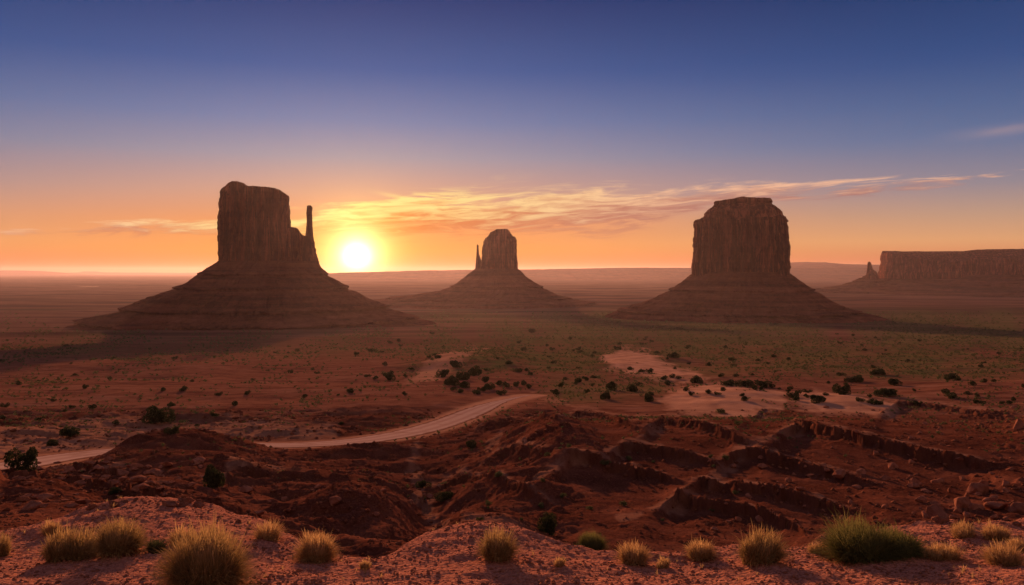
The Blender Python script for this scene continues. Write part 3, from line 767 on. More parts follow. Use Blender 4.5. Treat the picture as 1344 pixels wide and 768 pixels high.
ridge('far_plateau', 13500, [(400, 361), (445, 358), (520, 356.2), (560, 355.0), (610, 354.4), (700, 353.6), (760, 352.6), (820, 351.4), (880, 351.6), (960, 351.4), (1040, 351.5), (1130, 351.2), (1220, 352), (1500, 352), (1700, 357)], 900, 93, M_talus)
ridge('far_mountains', 15500, [(985, 358), (1035, 347), (1062, 344), (1078, 344.4), (1100, 346.6), (1130, 347.4), (1160, 348), (1220, 350), (1300, 357)], 1500, 95, M_talus)
ridge('far_low_mesa', 36000, [(60, 360), (110, 357.4), (113, 356.3), (118, 356.5), (122, 357.6), (180, 358), (260, 358.4), (330, 357.6), (400, 358.2), (430, 360)], 900, 97, M_talus)

def pond():
    m, nt, b = new_mat('still_water'); b.inputs['Base Color'].default_value = (0.12, 0.11, 0.10, 1); b.inputs['Roughness'].default_value = 0.12; b.inputs['Specular IOR Level'].default_value = 0.6
    D = 6500; xs = np.linspace(104, 129, 40); X = (xs - 672) / F * D
    t = np.linspace(0, 1, 40); wd = np.sin(t * math.pi) ** 0.6 * 95
    zz = float(terrain(X, np.full(40, D)).max()) + 1.0
    V = np.concatenate([np.stack([X, D - wd + 30 * perlin(t * 5, t * 0, 3), np.full(40, zz)], 1), np.stack([X, D + wd, np.full(40, zz)], 1)])
    i = np.arange(39); return tag(mesh_np('water', V, np.stack([i, i + 1, 40 + i + 1, 40 + i], 1), m), kind='structure')
pond()
# ---------------------------------------------------------------- finding the ground
_ys = np.concatenate([np.linspace(4, 30, 200), np.geomspace(30, 3000, 520)[1:]])
def hit(px, py):
    """the first ground point seen along a line of sight measured in the photo"""
    x = (px - 672) / F * _ys; zr = -(py - HY) / F * _ys
    d = terrain(x, _ys) - zr; i = int(np.argmax(d > 0))
    if i == 0: return None
    yf = np.linspace(_ys[i - 1], _ys[i], 24); xf = (px - 672) / F * yf
    df = terrain(xf, yf) + (py - HY) / F * yf; j = max(1, int(np.argmax(df > 0)))
    t = d[i - 1] / (d[i - 1] - d[i]); y = yf[j - 1] + (yf[j] - yf[j - 1]) * df[j - 1] / (df[j - 1] - df[j]) if df[j] > df[j - 1] else yf[j]; X = (px - 672) / F * y
    return X, y, tz(X, y)

rng = np.random.default_rng(5)

# ---------------------------------------------------------------- rocks
def rock_mesh(seed, flat=1.0, n=18):
    r = random.Random(seed); bm = bmesh.new()
    for _ in range(n):
        v = Vector((r.gauss(0, 1), r.gauss(0, 1), r.gauss(0, 1))).normalized() * r.uniform(0.8, 1.0)
        v = Vector((v.x * 0.5, v.y * 0.42 , v.z * 0.38 * flat))
        v.z = max(v.z, -0.16)
        bm.verts.new(v)
    bmesh.ops.convex_hull(bm, input=bm.verts)
    for v in [v for v in bm.verts if not v.link_faces]: bm.verts.remove(v)
    bmesh.ops.bevel(bm, geom=list(bm.edges), offset=0.022, segments=1, affect='EDGES')
    me = bpy.data.meshes.new('rock'); bm.to_mesh(me); bm.free(); me.materials.append(M_rock); return me
ROUND = [rock_mesh(100 + i, 1.0) for i in range(9)]; SLAB = [rock_mesh(200 + i, 0.55, 16) for i in range(8)]; TALL = [rock_mesh(300 + i, 1.9) for i in range(4)]

SCATTERED = []
def add_rock(px, py, wpx, kind, label, group=None, cat='rock', name='rock', tilt=0.25):
    h = hit(px, py)
    if h is None: return
    x, y, z = h; s = wpx / F * y
    o = bpy.data.objects.new(name, random.choice(kind)); C.objects.link(o)
    o.location = (x, y, z + (0.10 if kind is SLAB else 0.05) * s); k = s * random.uniform(0.9, 1.15)
    o.scale = (k, k * random.uniform(0.8, 1.1), k * random.uniform(0.85, 1.15))
    o.rotation_euler = (random.gauss(0, tilt), random.gauss(0, tilt), random.uniform(0, 6.28))
    tag(o, label, cat, group)
    return o
add_rock(1263, 668, 30, TALL, 'tall upright pinkish boulder standing at the right end of the rubble, above the pale tufts', None, 'boulder', 'boulder', 0.08)
add_rock(1292, 640, 20, TALL, 'narrow leaning boulder just right of the tallest upright boulder', None, 'boulder', 'boulder', 0.2)
add_rock(1340, 672, 34, ROUND, 'big rounded red boulder cut by the right edge of the photo, beside the pale tufts', None, 'boulder', 'boulder')
add_rock(1308, 668, 40, SLAB, 'flat tilted slab lying between the leaning boulder and the right edge', None, 'boulder', 'boulder', 0.35)
add_rock(1337, 562, 24, TALL, 'reddish block standing on the skyline of the upper right ledge at the photo edge', None, 'boulder', 'boulder', 0.1)
add_rock(1034, 632, 13, ROUND, 'light round rock lying alone in the middle of the lower right rubble', None)
add_rock(1050, 643, 17, SLAB, 'slanting wedge shaped light rock, just right of the light round one', None, tilt=0.6)
add_rock(922, 697, 15, SLAB, 'left one of two light rocks beside the left end of the big green grass mound', None)
add_rock(938, 696, 14, ROUND, 'right one of two light rocks beside the left end of the big green grass mound', None)
add_rock(1200, 640, 18, ROUND, 'squarish orange lit rock above the right end of the big green grass mound', None)
add_rock(40, 668, 34, SLAB, 'broad orange lit flat slab near the left edge, just above the gravel ledge', None, tilt=0.1)
add_rock(190, 640, 22, SLAB, 'pale flat slab at the crest of the left slab field', None, tilt=0.15)
add_rock(340, 676, 24, SLAB, 'greenish grey flat rock in the dip behind the gravel ledge, left of centre', None, tilt=0.1)
add_rock(440, 660, 26, ROUND, 'rounded dark rock on top of the small dome left of the gully', None)
add_rock(322, 646, 26, SLAB, 'thin pale slab lying on the dark slope left of centre', None, tilt=0.05)

def scatter(n, u0, u1, v0, v1, s0, s1, kind, label, group, dens=None, tilt=0.3):
    k = 0; tries = 0
    while k < n and tries < n * 8:
        tries += 1
        px, py = random.uniform(u0, u1), random.uniform(v0, v1)
        if dens and random.random() > dens(px, py): continue
        o = add_rock(px, py, s0 * (s1 / s0) ** (random.random() ** 1.9), kind, label, group, tilt=tilt); k += 1
        if o: SCATTERED.append((o, label, 'rock'))
sm = lambda a, b, x: max(0, min(1, (x - a) / (b - a)))
scatter(28, 1215, 1350, 628, 692, 13, 34, ROUND + TALL[:2] + SLAB[:2], 'chunky orange lit boulder', 'boulders piled at the right end of the rubble')
scatter(82, 930, 1350, 600, 692, 6, 24, ROUND + SLAB[:3], 'small angular red rock', 'rocks in the rubble at lower right',
        lambda u, v: sm(930, 1010, u + (v - 600) * 0.6) * (0.35 + 0.65 * sm(0.0, 0.4, 0.5 + float(perlin(u / 35, v / 18, 5)))))
scatter(32, 1080, 1350, 535, 600, 5, 14, ROUND + SLAB, 'small loose red stone', 'loose rocks on the upper right bed')
scatter(96, -5, 265, 604, 668, 10, 30, SLAB, 'flat dark red slab', 'slabs in the lower left slab field',
        lambda u, v: sm(0.0, 0.35, 0.45 + float(perlin(u / 45, v / 14, 8))), 0.16)
scatter(40, 270, 640, 610, 700, 5, 16, ROUND + SLAB, 'small dark broken rock', 'rocks around the gully')

def island_stuff(name, pts, sizes, base_v, base_f, mat, label, cat, tilt=0.4, smooth=False):
    """many tiny pieces nobody could count, as one mesh"""
    n = len(pts); bv = np.array(base_v); bf = np.array(base_f); k = len(bv)
    a = rng.uniform(0, 2 * math.pi, n); ca, sa = np.cos(a), np.sin(a)
    V = np.repeat(bv[None], n, 0) * (1 + rng.uniform(-0.25, 0.25, (n, k, 1)))
    V = V * rng.uniform(0.7, 1.3, (n, 1, 3))
    X = V[..., 0] * ca[:, None] - V[..., 1] * sa[:, None]; Y = V[..., 0] * sa[:, None] + V[..., 1] * ca[:, None]
    V = np.stack([X, Y, V[..., 2]], -1) * np.asarray(sizes)[:, None, None] + np.asarray(pts)[:, None, :]
    Fq = (bf[None] + (np.arange(n) * k)[:, None, None]).reshape(-1, bf.shape[1])
    o = mesh_np(name, V.reshape(-1, 3), Fq, mat, smooth=smooth); tag(o, label, cat, kind='stuff'); return o

OV = [(0.5, 0, 0), (0.15, 0.48, 0.05), (-0.42, 0.28, 0), (-0.4, -0.3, 0.05), (0.14, -0.46, 0), (0.15, 0.1, 0.34), (-0.15, -0.1, 0.30), (0, 0, -0.25)]
OF = [(0, 1, 5), (1, 2, 5), (5, 2, 6), (2, 3, 6), (3, 4, 6), (4, 0, 5), (5, 6, 4), (1, 0, 7), (2, 1, 7), (3, 2, 7), (4, 3, 7), (0, 4, 7)]
# gravel of the viewpoint ledge
n = 26000
gy = rng.uniform(4.6, 10.6, n * 2); gx = rng.uniform(-0.70, 0.70, n * 2) * gy
keep = (gy < ledge_edge(uv(gx, gy)[0]) + 0.3) & (perlin(gx / 0.7, gy / 0.7, 3) + rng.uniform(-0.7, 0.9, n * 2) > -0.1)
gx, gy = gx[keep][:n], gy[keep][:n]
gs = 0.008 * (6.0 ** (rng.random(len(gx)) ** 2.6)); gz = terrain(gx, gy)
island_stuff('gravel', np.stack([gx, gy, gz], 1), gs, OV, OF, M_rock, 'loose red gravel and crumbs of rock over the viewpoint ledge', 'gravel')
# rubble on the slopes
n = 42000
ry = np.exp(rng.uniform(math.log(13), math.log(150), n)); rx = rng.uniform(-0.68, 0.68, n) * ry
ru, rv, _ = uv(rx, ry)
_, sa_, gr_, rk_, _l, _s = terrain(rx, ry, True)
cl = fbm(rx / 6, ry / 6, 91, 4, 0.6)
keep = ((cl + rng.uniform(-0.5, 0.5, n) + rk_ * 1.5 > 0.12)) & (road_near(rx, ry) > ROAD_HW + 1.0) & (sa_ < 0.5) & ((ru < 700) | (ru > 1100) | (rng.random(n) < 0.5))
rx, ry, ru = rx[keep], ry[keep], ru[keep]
rs = ry * 0.0016 * (5.0 ** (rng.random(len(rx)) ** 2.4)) + 0.02
island_stuff('rubble', np.stack([rx, ry, terrain(rx, ry)], 1), rs, OV, OF, M_rubble, 'broken red rubble strewn over the slopes below the viewpoint', 'rubble')

# ---------------------------------------------------------------- shrubs
def shrub_arrays(seed, n, leaf):
    g = np.random.default_rng(seed)
    nl = 7; c = g.normal(0, 0.22, (nl, 3)); c[:, 2] = np.abs(c[:, 2]) * 0.7 + 0.16; rr = g.uniform(0.16, 0.30, nl)
    k = g.integers(0, nl, n); d = g.normal(0, 1, (n, 3)); d /= np.linalg.norm(d, axis=1)[:, None]
    p = c[k] + d * (rr[k] * g.uniform(0.55, 1.05, n) ** 0.6)[:, None]; p[:, 2] = np.abs(p[:, 2])
    a = g.normal(0, 1, (n, 3)); a /= np.linalg.norm(a, axis=1)[:, None]; b = np.cross(a, g.normal(0, 1, (n, 3))); b /= np.linalg.norm(b, axis=1)[:, None]
    s = leaf * g.uniform(0.6, 1.4, n)[:, None]
    V = np.stack([p - a * s, p + b * s * 0.5, p + a * s, p - b * s * 0.5], 1).reshape(-1, 3)
    return V, np.arange(n * 4).reshape(-1, 4)
def np_mesh(name, V, Fq, mat, smooth=False):
    o = mesh_np(name, V, Fq, mat, smooth=smooth); me = o.data; bpy.data.objects.remove(o); return me
FOL = [np_mesh('foliage', *shrub_arrays(400 + i, 2600, 0.042), M_shrub) for i in range(6)]
FOL2 = [np_mesh('foliage', *shrub_arrays(420 + i, 700, 0.065), M_shrub) for i in range(6)]
FOL3 = [np_mesh('foliage', *shrub_arrays(440 + i, 700, 0.065), M_shrub2) for i in range(4)]

def stem_mesh(seed):
    g = np.random.default_rng(seed); V = []; Fq = []
    for i in range(9):
        a = g.uniform(0, 6.28); sp = g.uniform(0.08, 0.34); hgt = g.uniform(0.2, 0.42); pts = [np.array([0.02 * math.cos(a), 0.02 * math.sin(a), -0.06])]
        for t in (0.35, 0.7, 1.0): pts.append(np.array([sp * t * math.cos(a) + g.normal(0, .015), sp * t * math.sin(a) + g.normal(0, .015), hgt * t ** 0.8]))
        for q, p in enumerate(pts):
            r = 0.022 * (1 - 0.25 * q)
            for s in range(5): V.append(p + np.array([math.cos(s * 1.2566) * r, math.sin(s * 1.2566) * r, 0]))
        b0 = len(V) - 20
        for q in range(3):
            for s in range(5): Fq.append((b0 + q * 5 + s, b0 + q * 5 + (s + 1) % 5, b0 + q * 5 + 5 + (s + 1) % 5, b0 + q * 5 + 5 + s))
    return np_mesh('stem', np.array(V), np.array(Fq), M_wood, True)
STEM = [stem_mesh(i) for i in range(3)]

def big_shrub(px, py, wpx, hpx, label, group=None):
    h = hit(px, py)
    if h is None: return
    x, y, z = h; s = wpx / F * y; r = empty('desert_shrub', (x, y, z), label, 'shrub', group)
    r.rotation_euler.z = random.uniform(0, 6.28); r.scale = (s / 0.86, s / 0.86, hpx / F * y / 0.62)
    for nm, me in (('foliage', random.choice(FOL)), ('stem', random.choice(STEM))):
        o = bpy.data.objects.new(nm, me); C.objects.link(o); o.parent = r
for a in [
    (203, 556, 30, 20, 'large round dark green shrub standing alone beyond the left end of the road'),
    (95, 572, 24, 11, 'low spreading green shrub left of the large round one, above the road'),
    (24, 617, 26, 28, 'dark upright shrub at the left edge beside the end of the road'),
    (277, 640, 26, 30, 'dark shrub in the hollow on the near side of the left mound'),
    (223, 570, 13, 9, 'small brown shrub at the crest of the left mound, near the road'),
    (71, 585, 13, 8, 'small dark shrub between the low green shrub and the road'),
    (590, 506, 17, 11, 'lowest left shrub of the tight cluster on the lit ridge above the road bend'),
    (611, 509, 13, 10, 'lowest right shrub of the tight cluster on the lit ridge above the road bend'),
    (607, 499, 14, 11, 'middle shrub of the tight cluster on the lit ridge above the road bend'),
    (581, 494, 12, 9, 'left shrub at the edge of the lit sand patch above the road bend'),
    (623, 493, 14, 11, 'bushy dark shrub at the upper right of the cluster on the lit ridge'),
    (600, 483, 13, 10, 'highest shrub of the cluster, on the brightest sand of the ridge'),
    (636, 502, 9, 8, 'small shrub just right of the cluster on the lit ridge'),
    (513, 500, 10, 10, 'lone dark shrub on the flat left of the lit ridge'),
    (656, 506, 9, 7, 'first of three small shrubs in a row right of the ridge cluster'),
    (645, 511, 9, 7, 'small shrub just above the road at its bend'),
    (677, 507, 8, 6, 'small shrub right above the far end of the road'),
    (720, 700, 20, 26, 'dark upright shrub in the gully behind the ledge, right of centre'),
    (1073, 528, 19, 10, 'dark rounded shrub on the bare pale sand right of the dune'),
    (1102, 518, 16, 14, 'tall dark shrub on the pale sand, right of the rounded one'),
    (1163, 520, 26, 11, 'wide grey green shrub on the pale sand toward the right'),
    (1174, 506, 16, 10, 'dark shrub behind the wide grey green one'),
    (1124, 502, 15, 9, 'dark shrub behind the tall one on the pale sand'),
    (1153, 492, 17, 7, 'flat dark shrub farther back on the plain, right'),
    (955, 506, 17, 8, 'dark shrub at the left end of the long dark hedge above the dune'),
    (980, 507, 20, 8, 'left half of the long dark hedge above the dune'),
    (1003, 508, 22, 8, 'right half of the long dark hedge above the dune'),
    (912, 503, 13, 9, 'small dark shrub at the right tip of the bare lit hump'),
    (884, 470, 12, 8, 'dark shrub just behind the bare lit hump'),
    (850, 527, 12, 11, 'dark shrub left of the pale dune'),
    (832, 514, 12, 9, 'dark shrub below the bare lit hump'),
    (804, 512, 14, 13, 'dense dark shrub in the dip left below the bare lit hump'),
    (795, 524, 12, 10, 'lowest shrub in the dip left below the bare lit hump'),
    (1250, 498, 13, 8, 'dark shrub on the far right plain'),
    (1040, 521, 11, 6, 'small dark shrub at the gap between dune and pale sand'),
    (698, 437, 8, 6, 'dark shrub alone where the flat begins, below the centre butte'),
    (150, 648, 14, 8, 'small dark bush among the slabs at left'),
    (620, 588, 14, 9, 'dark shrub just below the road on the near side'),
    (555, 640, 15, 10, 'dark shrub in the gully path below the road'),
    (585, 655, 20, 10, 'dark low shrub lower down the gully path'),
]: big_shrub(*a)

def small_shrubs(n, u0, u1, v0, v1, s0, s1, label, group, dens=None, pal=None):
    k = 0; t = 0
    while k < n and t < n * 10:
        t += 1; px, py = random.uniform(u0, u1), v0 + (v1 - v0) * random.random() ** 0.8
        if float(perlin(px / 60, py / 12, 77)) + random.uniform(-0.4, 0.5) < 0: continue
        if dens and random.random() > dens(px, py): continue
        h = hit(px, py)
        if h is None or road_near(np.array([h[0]]), np.array([h[1]]))[0] < ROAD_HW + 1: continue
        x, y, z = h; s = random.uniform(s0, s1) * (0.6 + 0.9 * sm(430, 540, py)) / F * y / 0.86
        o = bpy.data.objects.new('desert_shrub', random.choice(pal or FOL2)); C.objects.link(o); o.location = (x, y, z)
        o.rotation_euler.z = random.uniform(0, 6.28); o.scale = (s * random.uniform(0.9, 1.4), s, s * random.uniform(0.75, 1.05)); tag(o, label, 'shrub', group); k += 1; SCATTERED.append((o, label, 'shrub'))
small_shrubs(92, 480, 905, 436, 520, 4.0, 8.0, 'small dark desert shrub', 'shrubs on the greenish slope')
small_shrubs(80, 905, 1350, 436, 535, 3.6, 6.8, 'small dark desert shrub', 'shrubs on the right hand plain')
small_shrubs(46, -5, 480, 450, 560, 3.2, 6.5, 'small dark desert shrub', 'shrubs on the left hand plain')
small_shrubs(24, 600, 1000, 520, 690, 3.0, 6.5, 'small dull grey shrub', 'shrubs on the tilted beds', None, FOL3)

# low scrub that only reads as a texture: one mesh
g = np.random.default_rng(9)
n = 70000
yy = np.exp(g.uniform(math.log(60), math.log(2300), n)); xx = g.uniform(-0.72, 0.72, n) * yy
uu, vv, _ = uv(xx, yy); _, sa_, gr_, rk_, _l, _s = terrain(xx, yy, True)
cl = fbm(xx / (8 + yy / 15), yy / (8 + yy / 12), 95, 4, 0.6)
keep = (cl + gr_ * 0.9 + g.uniform(-0.8, 0.45, n) > 0.12) & (road_near(xx, yy) > ROAD_HW + 0.8) & (sa_ < 0.5) & ((yy > 110) | (g.random(n) < 0.35))
xx, yy = xx[keep], yy[keep]
sz = (0.7 + 3.3 * g.random(len(xx)) ** 2.2) * (yy / F) ** 0.85
sv, sf = shrub_arrays(77, 13, 0.26)
island_stuff('scrub', np.stack([xx, yy, terrain(xx, yy)], 1), sz, sv * np.array([1, 1, 0.8]), sf, M_shrub2, 'low sagebrush scrub speckling the desert floor', 'scrub')

# ---------------------------------------------------------------- every scattered thing is told by the nearest landmark
MARKS = [('shrub', 203, 550, 'the large round shrub beyond the road'), ('shrub', 95, 570, 'the low shrub above the road end'), ('shrub', 24, 610, 'the dark shrub at the left edge'),
    ('shrub', 277, 635, 'the hollow shrub on the left mound'), ('shrub', 605, 497, 'the tight cluster on the lit ridge'), ('shrub', 513, 498, 'the lone shrub left of the ridge'),
    ('shrub', 720, 690, 'the upright shrub in the gully'), ('shrub', 1073, 524, 'the rounded shrub on pale sand'), ('shrub', 1102, 512, 'the tall shrub on pale sand'),
    ('shrub', 1163, 516, 'the wide grey green shrub'), ('shrub', 1153, 490, 'the flat shrub on the far plain'), ('shrub', 980, 505, 'the long dark hedge'),
    ('shrub', 912, 500, 'the right tip of the bare hump'), ('shrub', 820, 470, 'the left end of the bare hump'), ('shrub', 850, 522, 'the shrub beside the pale dune'),
    ('shrub', 800, 508, 'the dense shrub below the hump'), ('shrub', 1250, 495, 'the dark shrub on the far right'), ('shrub', 698, 435, 'the lone shrub below the centre butte'),
    ('shrub', 690, 520, 'the far end of the road'), ('shrub', 560, 562, 'the bend of the dirt road'), ('shrub', 400, 582, 'the straight middle of the road'),
    ('shrub', 350, 440, 'the foot of the mitten butte'), ('shrub', 970, 430, 'the foot of the barrel butte'), ('shrub', 1200, 435, 'the shadow of the barrel butte'),
    ('shrub', 620, 588, 'the shrub just below the road'), ('shrub', 60, 470, 'the bare flats at far left'), ('shrub', 240, 480, 'the dark flats below the mitten'),
    ('shrub', 400, 500, 'the open flats above the road'), ('shrub', 1060, 556, 'the peak of the longest ledge'), ('shrub', 885, 552, 'the peak of the middle ledge'),
    ('rock', 1263, 655, 'the tall upright boulder'), ('rock', 1292, 635, 'the narrow leaning boulder'), ('rock', 1340, 665, 'the big rounded boulder'),
    ('rock', 1337, 560, 'the block on the skyline ledge'), ('rock', 1034, 630, 'the light round rock'), ('rock', 1050, 641, 'the slanting wedge rock'),
    ('rock', 930, 694, 'the pair of light rocks'), ('rock', 1200, 636, 'the squarish orange lit rock'), ('rock', 1150, 700, 'the big green grass mound'),
    ('rock', 1230, 600, 'the low end of the longest ledge'), ('rock', 1110, 625, 'the low end of the second ledge'), ('rock', 40, 665, 'the broad orange lit slab'),
    ('rock', 190, 637, 'the pale slab at the crest'), ('rock', 24, 612, 'the dark shrub at the left edge'), ('rock', 240, 600, 'the crest of the left mound'),
    ('rock', 110, 620, 'the near end of the road'), ('rock', 340, 674, 'the greenish grey flat rock'), ('rock', 440, 655, 'the rounded rock on the dome'),
    ('rock', 322, 644, 'the thin pale slab'), ('rock', 555, 635, 'the shrub in the gully path'), ('rock', 590, 655, 'the low shrub farther down the gully'), ('rock', 1180, 560, 'the middle of the longest ledge'),
    ('rock', 120, 660, 'the long double grass clump')]
ORD = ['first', 'second', 'third', 'fourth', 'fifth', 'sixth', 'seventh', 'eighth', 'ninth', 'tenth', 'eleventh', 'twelfth', 'thirteenth', 'fourteenth', 'fifteenth', 'sixteenth', 'seventeenth', 'eighteenth', 'nineteenth', 'twentieth']
def relabel():
    by = {}
    for o, head, kind in SCATTERED:
        x, y, z = o.location; px, py = 672 + F * x / y, HY - F * z / y
        m = min((k for k in MARKS if k[0] == kind), key=lambda k: math.hypot((k[1] - px) * 0.6, k[2] - py))
        dx, dy = (px - m[1]) * 0.6, py - m[2]
        side = ('left of' if dx < 0 else 'right of') if abs(dx) > abs(dy) else ('beyond' if dy < 0 else 'this side of')
        by.setdefault((head, side, m[3]), []).append((math.hypot(dx, dy), o))
    for (head, side, m), v in by.items():
        v.sort(key=lambda q: q[0])
        for i, (_, o) in enumerate(v):
            if len(v) == 1: o['label'] = head + ' ' + side + ' ' + m
            else: o['label'] = head + ', ' + ORD[min(i, 19)] + ' ' + side + ' ' + m
relabel()

# ---------------------------------------------------------------- grass on the ledge
def clump(name, px, py, wpx, hpx, mat, label, group=None, dens=1.0, seed=1, cat='grass clump', long=1.0):
    h = hit(px, py)
    if h is None: return
    x, y, z = h; w = wpx / F * y; H = hpx / F * y
    g = np.random.default_rng(seed); n = int(dens * (700 + 6500 * w * max(H, 0.15) * 2.2))
    n = min(int(n * 1.25), 11000)
    # a clump is several tussocks grown together, each leaning its own way
    kk = max(1, int(round(w / H / 1.55))); cw = w / (0.34 * (kk - 1) + 1)
    cxs = np.linspace(-0.5, 0.5, kk) * (w - cw) + g.normal(0, 0.05, kk) * w; cys = g.normal(0, 0.10, kk) * w; cs = g.uniform(0.78, 1.0, kk); cs[g.integers(0, kk)] = 1.05
    k = g.integers(0, kk, n); cc = np.stack([cxs[k], cys[k], np.zeros(n)], 1); ck = cs[k]
    az = g.uniform(0, 2 * math.pi, n); rb = np.sqrt(g.random(n)) * 0.24 * cw * ck; b = np.stack([rb * np.cos(az), rb * np.sin(az), np.zeros(n)], 1)
    ph = np.clip(np.arccos(1 - 0.95 * g.random(n)) + g.normal(0, 0.10, n), 0, 1.6); a2 = az + g.normal(0, 0.45, n)
    L = g.uniform(0.35, 1.05, n) ** 0.65 * (1 + 0.22 * (g.random(n) > 0.95)) * ck
    tip = np.stack([np.cos(a2) * np.sin(ph) * cw * 0.55, np.sin(a2) * np.sin(ph) * cw * 0.5, np.maximum(np.cos(ph), 0) * H + 0.02], 1) * L[:, None]
    tip *= (1 + 0.22 * perlin(np.cos(a2) * 1.8 + seed, np.sin(a2) * 1.8 + k, seed))[:, None]
    tip += g.normal(0, 0.015, (n, 3)); tip[:, 0] += 0.06 * H * g.normal(0.3, 1)
    dead = g.random(n) < 0.06; tip[dead] = np.stack([g.normal(0, 0.30, n) * cw, g.normal(0, 0.3, n) * cw, np.full(n, 0.02)], 1)[dead]
    arch = (0.10 + 0.06 * g.random(n))[:, None] * H * np.array([0, 0, 1.0])
    mid = b * 0.55 + tip * 0.45 + arch; mid2 = b * 0.2 + tip * 0.8 + arch * 0.7
    b = b + cc; tip = tip + cc; mid = mid + cc; mid2 = mid2 + cc
    base = np.stack([b[:, 0] + x, b[:, 1] + y], 1); bz = terrain(base[:, 0], base[:, 1]) - z - 0.02
    b[:, 2] = bz
    side = np.stack([-np.sin(a2 + g.uniform(-1.2, 1.2, n)), np.cos(a2), np.zeros(n)], 1); wd = g.uniform(0.0014, 0.0030, n)[:, None]
    V = np.stack([b - side * wd, b + side * wd, mid - side * wd * 0.9, mid + side * wd * 0.9, mid2 - side * wd * 0.6, mid2 + side * wd * 0.6, tip - side * wd * 0.15, tip + side * wd * 0.15], 1).reshape(-1, 3)
    f0 = np.array([(0, 1, 3, 2), (2, 3, 5, 4), (4, 5, 7, 6)]); Fq = (f0[None] + (np.arange(n) * 8)[:, None, None]).reshape(-1, 4)
    o = mesh_np(name, V, Fq, mat, smooth=False); o.location = (x, y, z); tag(o, label, cat, group)
    return o
n = 380
sy = rng.uniform(5.0, 10.2, n); sx = rng.uniform(-0.68, 0.68, n) * sy
kp = (sy < ledge_edge(uv(sx, sy)[0])) & (fbm(sx / 1.1, sy / 1.1, 97, 3) + rng.uniform(-0.5, 0.5, n) > 0.05); sx, sy = sx[kp], sy[kp]
bv = []; bf = []
for i in range(9):
    a = i * 0.7 + 0.3; h_ = 0.5 + 0.5 * ((i * 37) % 10) / 10; r_ = 0.25 + 0.35 * ((i * 53) % 10) / 10; k_ = len(bv); w_ = 0.035
    dx, dy = math.cos(a), math.sin(a)
    bv += [(-dy * w_, dx * w_, -0.05), (dy * w_, -dx * w_, -0.05), (dx * r_ * .5 + dy * w_ * .7, dy * r_ * .5 - dx * w_ * .7, h_ * .65), (dx * r_ * .5 - dy * w_ * .7, dy * r_ * .5 + dx * w_ * .7, h_ * .65), (dx * r_, dy * r_, h_), (dx * r_, dy * r_, h_ + 0.01)]
    bf += [(k_, k_ + 1, k_ + 2, k_ + 3), (k_ + 3, k_ + 2, k_ + 4, k_ + 5)]
island_stuff('dry_grass', np.stack([sx, sy, terrain(sx, sy)], 1), rng.uniform(0.025, 0.07, len(sx)), bv, bf, M_straw, 'thin wisps of dry grass over the viewpoint ledge', 'grass')
G = 'grass clumps on the viewpoint ledge'
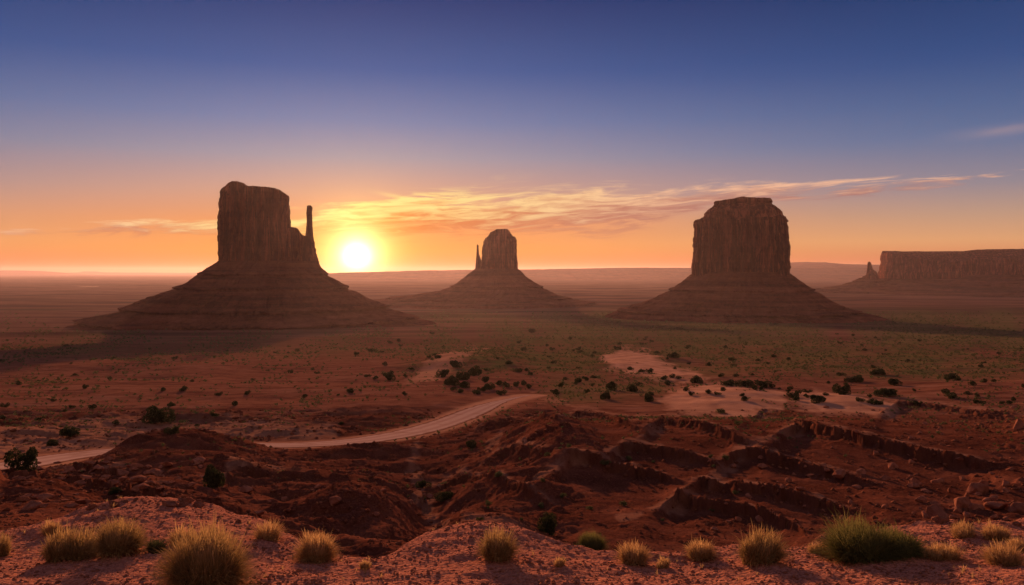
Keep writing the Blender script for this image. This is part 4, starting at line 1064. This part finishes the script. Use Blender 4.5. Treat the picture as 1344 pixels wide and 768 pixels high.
for i, a in enumerate([
    (272, 768, 126, 74, M_gold, 'largest domed golden green grass clump, cut by the bottom edge at left', 1.3),
    (98, 730, 88, 36, M_gold, 'left half of the long double grass clump near the left edge', 1.0),
    (156, 725, 80, 42, M_gold, 'right, taller half of the long double grass clump near the left edge', 1.0),
    (417, 731, 62, 32, M_straw, 'round orange straw tuft right of the largest clump, at the lip of the ledge', 1.1),
    (653, 731, 60, 34, M_gold, 'ragged green gold clump at the centre, on the crest of the ledge', 0.9),
    (776, 719, 52, 22, M_green, 'low green clump between the centre clump and the round pale tuft', 0.9),
    (830, 738, 50, 23, M_straw, 'small round pale straw tuft right of the low green clump', 1.0),
    (922, 736, 46, 22, M_straw, 'small pale tuft touching the left side of the wide olive clump', 1.0),
    (997, 738, 92, 38, M_gold, 'wide olive clump just left of the big green grass mound', 1.1),
    (1150, 733, 156, 47, M_green, 'biggest dense green grass mound on the right of the ledge', 1.5),
    (1313, 741, 58, 28, M_straw, 'straw clump at lower right near the photo edge', 1.0),
    (1238, 733, 60, 18, M_straw, 'low sparse straw patch right of the big green mound', 0.7),
    (1268, 705, 50, 17, M_straw, 'low dull tuft behind, left one above the straw clump at right', 0.8),
    (1308, 707, 44, 18, M_straw, 'low dull tuft behind, right one above the straw clump at right', 0.8),
    (1335, 724, 30, 16, M_straw, 'small tuft cut by the right edge, above the straw clump', 0.8),
    (5, 726, 40, 26, M_gold, 'thin clump cut by the left edge', 0.6),
    (66, 700, 36, 15, M_straw, 'faint sparse tuft behind the left double clump', 0.45),
    (352, 708, 48, 22, M_straw, 'sparse straw tuft on the lip between the largest clump and the orange tuft', 0.45),
    (238, 716, 42, 22, M_straw, 'sparse straw tuft directly behind the largest clump', 0.5),
    (204, 725, 30, 14, M_shrub2, 'small dark dead tuft between the double clump and the largest clump', 0.8),
    (1072, 727, 34, 14, M_straw, 'tiny straw tuft between the wide olive clump and the big green mound', 0.6),
    (870, 745, 24, 9, M_straw, 'tiny straw tuft between the two round pale tufts', 0.5),
    (735, 742, 18, 7, M_straw, 'tiny wisp of straw below the low green clump', 0.5),
    (480, 745, 18, 7, M_straw, 'tiny wisp of straw right of the orange tuft', 0.5),
]): clump('grass_clump', a[0], a[1], a[2], a[3], a[4], a[5], G, a[6], 500 + i)
# ---------------------------------------------------------------- haze
def build_haze():
    m = bpy.data.materials.new('desert_haze'); m.use_nodes = True; nt = m.node_tree; nt.nodes.clear()
    out = nt.nodes.new('ShaderNodeOutputMaterial'); v = nt.nodes.new('ShaderNodeVolumePrincipled')
    v.inputs['Color'].default_value = (0.90, 0.68, 0.72, 1); v.inputs['Density'].default_value = 1.9e-5; v.inputs['Anisotropy'].default_value = 0.5
    nt.links.new(v.outputs[0], out.inputs['Volume'])
    bpy.ops.mesh.primitive_cube_add(size=1); o = bpy.context.object; o.name = 'haze'
    zl, zh = -175.0, 205.0
    o.scale = (84000, 84000, zh - zl); o.location = (0, 0, (zl + zh) / 2)
    o.data.materials.append(m); tag(o, kind='stuff')
build_haze()
